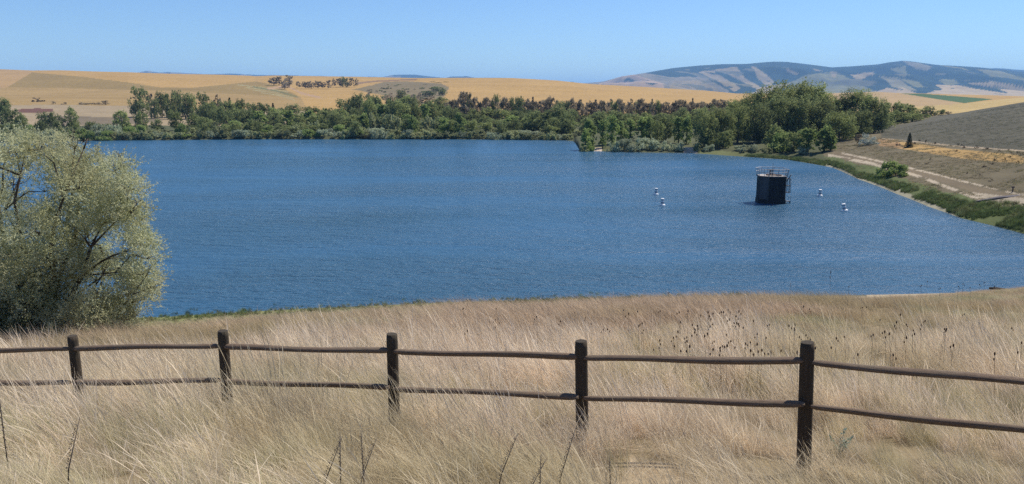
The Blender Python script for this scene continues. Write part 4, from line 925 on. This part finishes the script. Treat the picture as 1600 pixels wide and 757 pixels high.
keep = (Ya < shore - 2.0) & ((Ya < 34) | (rg.random(len(Ya)) < .8)); Xa, Ya, pxa = Xa[keep], Ya[keep], pxa[keep]; Za = ground_z(Xa, Ya); n = len(Xa); r_ = rg.random(n)
gn = fbm(Xa * .2, Ya * .2, 3, 93)
idx = np.where((gn + (r_ - .5) * .3 > .60) | ((Ya > 40) & (r_ < .6)), 4 + rg.integers(0, 2, n), rg.integers(0, 4, n))
sc_ = (.75 + .5 * rg.random(n)) * (.75 + .5 * fbm(Xa * .18, Ya * .18, 2, 94)) * np.where(Ya > 34, .7, 1) * np.interp(pxa, [1150, 1200, 1300, 1360], [1.0, .9, .85, .62])
scatter('meadow_grass', np.stack([Xa, Ya, Za], 1), np.stack([rg.normal(size=n) * .06, rg.normal(size=n) * .06, rg.normal(size=n) * .35], 1), np.stack([sc_, sc_, sc_], 1), idx, T2, 'dry pinkish-tan grass meadow beyond the fence down to the water', 'grass')
# reeds on the near and right shore
T3 = [tuft('reed_tuft', 360 + i, 70, .5, .5, 1.1, .35, .016, M['reed'], 0, 3) for i in range(3)]
ptsR = []
a_ = rg.uniform(-1.0, .30, 2600); ys_ = np.interp(a_, NEAR[0], NEAR[1]) + rg.normal(size=2600) * 1.0 - 1.2; ptsR.append(np.stack([a_ * (ys_ + OFF), ys_, np.full(2600, .26)], 1))
a_ = rg.uniform(.27, .95, 9000); d_ = rg.random(9000) ** .9 * (.8 + .5 * rg.random(9000)); ys_ = np.interp(a_, FAR[0], FAR[1]); X_ = a_ * (ys_ + OFF); pxr, pyr = proj(X_, ys_, np.zeros_like(X_))
wdt = np.interp(pxr, [1120, 1215, 1300, 1380, 1450, 1600, 1800], [1.5, 2.5, 5, 6, 7, 7.5, 9]); y_ = ys_ + .5 + d_ * wdt + np.where(pxr < 1480, 2.2 * vnoise(X_ * .2, ys_ * .2, 3) * (pxr > 1290), 0)
X_ = a_ * (y_ + OFF); kk = (pxr > 1120) & (fbm(X_ / 6, y_ / 6, 2, 97) > .26 + (pxr < 1215) * .12) ; ptsR.append(np.stack([X_, y_, np.full_like(X_, .52)], 1)[kk])
P = np.concatenate(ptsR); P[:, 2] *= 1; scl = P[:, 2].copy() * (.45 + .9 * rg.random(len(P)) ** 1.5) * (.7 + .6 * vnoise(P[:, 0] / 3, P[:, 1] / 3, 98)); P[:, 2] = np.maximum(ground_z(P[:, 0], P[:, 1]), -.1); n = len(P)
scatter('shore_reeds', P, np.stack([rg.normal(size=n) * .08, rg.normal(size=n) * .08, rg.random(n) * 6.28], 1), np.stack([scl, scl, scl], 1), rg.integers(0, 3, n), T3, 'green reeds and sedge growing along the water edge', 'reeds')

M['bank_grass'] = grass_mat('bank_grass', (.24, .20, .12), (.42, .36, .23), (.20, .21, .10), .12, .35, .75, 1.25)
M['stubble'] = grass_mat('field_stubble', (.16, .155, .11), (.27, .26, .19), (.15, .165, .10), .12, .35, .8, 1.2)
T4 = [tuft('bank_tuft', 370 + i, 40, .45, .08, .24, .7, .02, M['bank_grass'], 0, 2) for i in range(3)]
a_ = rg.uniform(.385, .80, 12000); ys_ = np.interp(a_, FAR[0], FAR[1]); y_ = ys_ + 9 + rg.random(12000) * 95; X_ = a_ * (y_ + OFF); Z_ = ground_z(X_, y_); pa, pb = proj(X_, y_, Z_)
rail_y = np.interp(pa, [1300, 1375, 1450, 1600, 1800], [214, 215, 224, 238, 262]); trk = np.interp(pa, [1300, 1370, 1425, 1465, 1520, 1590, 1750], [241, 254, 268, 279, 295, 310, 335])
kk = (pb > rail_y) & (np.abs(pb - trk) > 7) & (pb < trk + 25) & (fbm(X_ / 5, y_ / 5, 3, 101) > .42); P = np.stack([X_, y_, Z_], 1)[kk]; n = len(P); s_ = .5 + .8 * rg.random(n)
scatter('bank_grass', P, np.stack([rg.normal(size=n) * .08, rg.normal(size=n) * .08, rg.random(n) * 6.28], 1), np.stack([s_, s_, s_], 1), rg.integers(0, 3, n), T4, 'short dry grass tufts growing on the tan bank below the grey field', 'grass')
T5 = [tuft('stubble_tuft', 380 + i, 30, .7, .06, .16, .7, .03, M['stubble'], 0, 2) for i in range(3)]
y_ = rg.uniform(125, 345, 16000); X_ = y_ * rg.uniform(.42, .86, 16000); y_ = y_; Z_ = ground_z(X_, y_); pa, pb = proj(X_, y_, Z_)
top_ = np.interp(pa, [1375, 1450, 1520, 1600, 1800], [206, 191, 176, 161, 125]); kk = (pb > top_ + 1) & (pb < np.interp(pa, [1375, 1450, 1600, 1800], [212, 221, 235, 258])) & (pa > 1378) & (y_ < 340); P = np.stack([X_, y_, Z_], 1)[kk]; n = len(P); s_ = .5 + .9 * rg.random(n)
scatter('field_stubble', P, np.stack([rg.normal(size=n) * .08, rg.normal(size=n) * .08, rg.random(n) * 6.28], 1), np.stack([s_, s_, s_], 1), rg.integers(0, 3, n), T5, 'grey-green stubble covering the sloping grey field at right', 'stubble')

# ------------------------------------------------------------------ teasels, dead stalks, small weeds
M['teasel'] = solid('teasel_brown', (.055, .035, .025), (.11, .07, .045), 30, .9)
M['stalk'] = solid('dry_stalk', (.10, .075, .05), (.17, .13, .09), 20, .9)
def teasel_mesh(seed):
    r = random.Random(seed); st = MB(); hd = MB(); bx_, by_ = r.uniform(-.1, .06), r.uniform(-.05, .05)
    st.tube([(0, 0, -1.2), (bx_ * .4, by_, -.6), (bx_, by_ * 1.5, 0)], [.005, .004, .003], 5)
    prof = [(.006, -.035), (.017, -.025), (.022, 0), (.018, .03), (.008, .05)]
    hd.lathe(prof, 9, (bx_, by_ * 1.5, .02))
    hs = [hd.mesh('head', M['teasel'], True)]
    if r.random() < .6:
        e = (bx_ + r.uniform(.05, .12) * r.choice([-1, 1]), by_, -r.uniform(.04, .14)); st.tube([(bx_ * .5, by_, -.4), e], [.003, .002], 4); h2 = MB(); h2.lathe([(a * .8, b_ * .8) for a, b_ in prof], 8, (e[0], e[1], e[2] + .02)); hs.append(h2.mesh('head', M['teasel'], True))
    return st.mesh('stem', M['stalk'], True), hs
SEQ = SEQ if 'SEQ' in globals() else []
TM = [teasel_mesh(k) for k in range(6)]
def teasel(x, y, s=1.0, lab='dark teasel seed head on a thin stalk above the dry meadow grass', grp='teasels in the meadow', hh=.95):
    p_, c_ = on_ray(x, y, hh, 10.5, 30); st, hd = TM[rnd.randrange(6)]
    o = empty('teasel', p_, (rnd.uniform(-.06, .06), rnd.uniform(-.1, .06), rnd.uniform(-.7, .7))); s *= .44; o.scale = (s, s, s * max(1, c_ / 1.15 / .44) if c_ > 1.15 else s); link('stem', st, None, o)
    for h_ in hd: link('head', h_, None, o)
    tag(o, lab, 'teasel', grp); SEQ.append((o, x, lab, 'post'))
for k in range(70): teasel(rnd.gauss(1110, 75), rnd.uniform(482, 552), rnd.uniform(1.0, 1.6))
for k in range(34): teasel(rnd.uniform(1240, 1600), rnd.uniform(478, 560), rnd.uniform(1.0, 1.5))
for k in range(16): teasel(rnd.uniform(700, 1010), rnd.uniform(475, 520), rnd.uniform(.9, 1.3))
for (x, y) in [(1441, 447), (1449, 441), (1469, 451), (1497, 449), (1504, 445), (1519, 451), (1530, 446), (1540, 442)]: teasel(x, y, 1.2, 'teasel head standing against the water left of the driftwood log', 'teasels against the water')
teasel(1298, 428, 1.4, 'tallest thin teasel standing up against the lake water', None); teasel(1048, 458, 1.2, 'single teasel just above the grass edge against the water', None); teasel(1326, 448, 1.2, 'short teasel against the water right of the tallest teasel', None); teasel(1236, 445, 1.1, 'pale teasel against the water left of the tallest teasel', None)
def stalk_mesh(seed):
    r = random.Random(seed); b = MB(); dx = r.uniform(-.05, .2)
    b.tube([(0, 0, -.1), (dx * .3, 0, .35), (dx, .02, .9)], [.006, .005, .003], 6)
    for k in range(26):
        t = .35 + .6 * k / 26; z = t * .9; x_ = dx * t ** 1.6; a = k * 2.4; b.tube([(x_, 0, z), (x_ + .012 * math.cos(a), .012 * math.sin(a), z + .014)], [.004, .003], 4)
    return b.mesh('dead_stalk', M['stalk_dark'], True)
M['stalk_dark'] = solid('dead_stalk', (.07, .055, .045), (.12, .1, .08), 20, .9)
SM = [stalk_mesh(k) for k in range(4)]
for k, (x, yt, yb, lab) in enumerate([(103, 655, 780, 'thin dark dead stalk at the bottom left corner'), (17, 590, 760, 'tall dark dead stalk at the far left edge'), (500, 685, 790, 'faint dead stalk left of the paired stalks'), (533, 680, 780, 'leftmost of the dead stalks below the middle post'), (558, 690, 780, 'short dead stalk below the middle post'), (571, 676, 790, 'dark dead stalk beside the short one below the middle post'),
    (773, 680, 780, 'dark dead stalk, taller of the pair left of the fourth post'), (843, 715, 790, 'short dead stalk left of the fourth post'), (867, 672, 790, 'leaning dead stalk just left of the fourth post'), (954, 718, 790, 'dead stalk right of the fourth post beside the bare patch'), (815, 720, 800, 'lowest short dead stalk near the bottom edge')]):
    p_, _ = on_ray(x, yb, 0.0, 4.5, 12); tp = pix(x, yt, p_[1]); h = max(.3, tp[2] - p_[2]); o = link('dead_stalk', SM[k % 4], None, None, (p_[0], p_[1], gz(p_[0], p_[1]))); o.scale = (1.1, 1.1, h / .9); tag(o, lab, 'stalk', 'dead stalks in the foreground')
M['blue_weed'] = leafy('pale_blue_weed', (.20, .29, .23), (.33, .42, .34), 9, .3, .05)
def weed(x, y, s, lab):
    p_, _ = on_ray(x, y, .12, 6, 14); rg2 = np.random.default_rng(int(x)); g = gz(p_[0], p_[1]); o = empty('leafy_weed', (p_[0], p_[1], g)); V = []; b = MB()
    for k in range(7):
        a = rg2.random() * 6.28; l = s * (.5 + .5 * rg2.random()); e = np.array([math.cos(a) * l * .5, math.sin(a) * l * .5, l]); b.tube([(0, 0, 0), tuple(e * [.4, .4, .5]), tuple(e)], [.004, .003, .002], 4)
        for q in range(16):
            t = .3 + .7 * q / 16; V.append(np.array([e[0] * t ** 1.3, e[1] * t ** 1.3, e[2] * t]) + rg2.normal(size=3) * .012)
    V = np.array(V); vv, ff = leaf_quads(V, rg2.normal(size=V.shape), .045 + .03 * rg2.random(len(V)), .4, rg2)
    link('foliage', np_mesh('foliage', vv, ff, False, M['blue_weed']), None, o); b.build('stem', M['blue_weed'], o); tag(o, lab, 'weed')
weed(1312, 700, .34, 'small pale blue-green weed right of the nearest fence post'); weed(638, 606, .25, 'tiny green weed just right of the middle fence post')

# ------------------------------------------------------------------ labels that single out one of a run
NUM = ['first', 'second', 'third', 'fourth', 'fifth', 'sixth', 'seventh', 'eighth', 'ninth', 'tenth', 'eleventh', 'twelfth', 'thirteenth', 'fourteenth', 'fifteenth', 'sixteenth', 'seventeenth', 'eighteenth', 'nineteenth', 'twentieth', 'twenty-first', 'twenty-second', 'twenty-third', 'twenty-fourth']
STR = {'shore': [(60, 'behind the olive tree'), (130, 'right of the olive tree'), (205, 'under the tan field'), (270, 'under the field clump'), (335, 'where the belt starts'), (400, 'under the striped slope'), (470, 'under the skyline trees'), (530, 'under the hedge line'), (590, 'left of the broad conifer'), (650, 'under the brushy hillside'), (705, 'under the corner trees'), (770, 'under the tallest brown tree'), (830, 'above the spreading willows'), (900, 'left of the wooded point'), (960, 'over the point tip'), (1030, 'over the willow mound'), (1090, 'right of the willow mound'), (9999, 'left of the cottonwoods')],
       'post': [(908, 'left of the fourth post'), (990, 'right of the fourth post'), (1040, 'over the bare patch'), (1080, 'right of the bare patch'), (1110, 'in the dense cluster left'), (1140, 'in the dense cluster middle'), (1180, 'in the dense cluster right'), (1225, 'left of the tallest teasel'), (1262, 'above the nearest post'), (1330, 'right of the nearest post'), (1430, 'below the small beach'), (1520, 'left of the log'), (9999, 'by the right edge')]}
SHORT = {'browned thin-crowned tree in the back row of the far bank, below the wheat hill': 'browned back-row tree', 'dark green tree in the deep middle of the far shore belt': 'dark tree deep in the belt', 'mid green tree in the middle rows of the far shore belt': 'mid green belt tree',
 'low tree behind the shore bushes of the far bank': 'low tree behind the shore bushes', 'low pale green bush at the waterline of the far shore': 'low pale waterline bush', 'taller bush standing just behind the waterline bushes': 'taller bush behind the waterline',
 'dark teasel seed head on a thin stalk above the dry meadow grass': 'dark teasel head', 'teasel head standing against the water left of the driftwood log': 'teasel head against the water', 'low browned tree in the hedge line across the wheat hill': 'low browned tree in the hill hedge line',
 'dark tree at the right end of the hedge line on the wheat hill': 'dark tree ending the hill hedge line', 'tiny scrub bush dotted on the brushy hillside': 'tiny scrub bush on the brushy hillside', 'small dark dry shrub dotted on the tan bank below the grey field': 'small dark dry shrub on the tan bank', 'scrubby tree where the belt climbs the brushy slope': 'scrubby tree climbing the brushy slope'}
runs = {}
for o_, x_, lab_, kd_ in SEQ:
    if lab_ in SHORT:
        s_ = next(t for lim, t in STR[kd_] if x_ < lim) if kd_ == 'post' or x_ < 1130 else 'right bank'
        if lab_.startswith(('tiny scrub', 'small dark dry', 'low browned', 'dark tree at the right end', 'scrubby', 'teasel head')): s_ = ''
        runs.setdefault((SHORT[lab_], s_), []).append((x_, o_))
for (lab_, s_), L_ in runs.items():
    L_.sort(key=lambda q: q[0]); n_ = len(L_)
    for k, (x_, o_) in enumerate(L_):
        od = NUM[k] + ' from the left' if k < 24 and k <= n_ // 2 else (NUM[n_ - 1 - k] + ' from the right' if n_ - 1 - k < 24 else 'in the middle of the run')
        if n_ == 1: od = 'the only one there'
        o_['label'] = f"{lab_} {s_}, {od}".replace('  ', ' ').replace(' ,', ',')
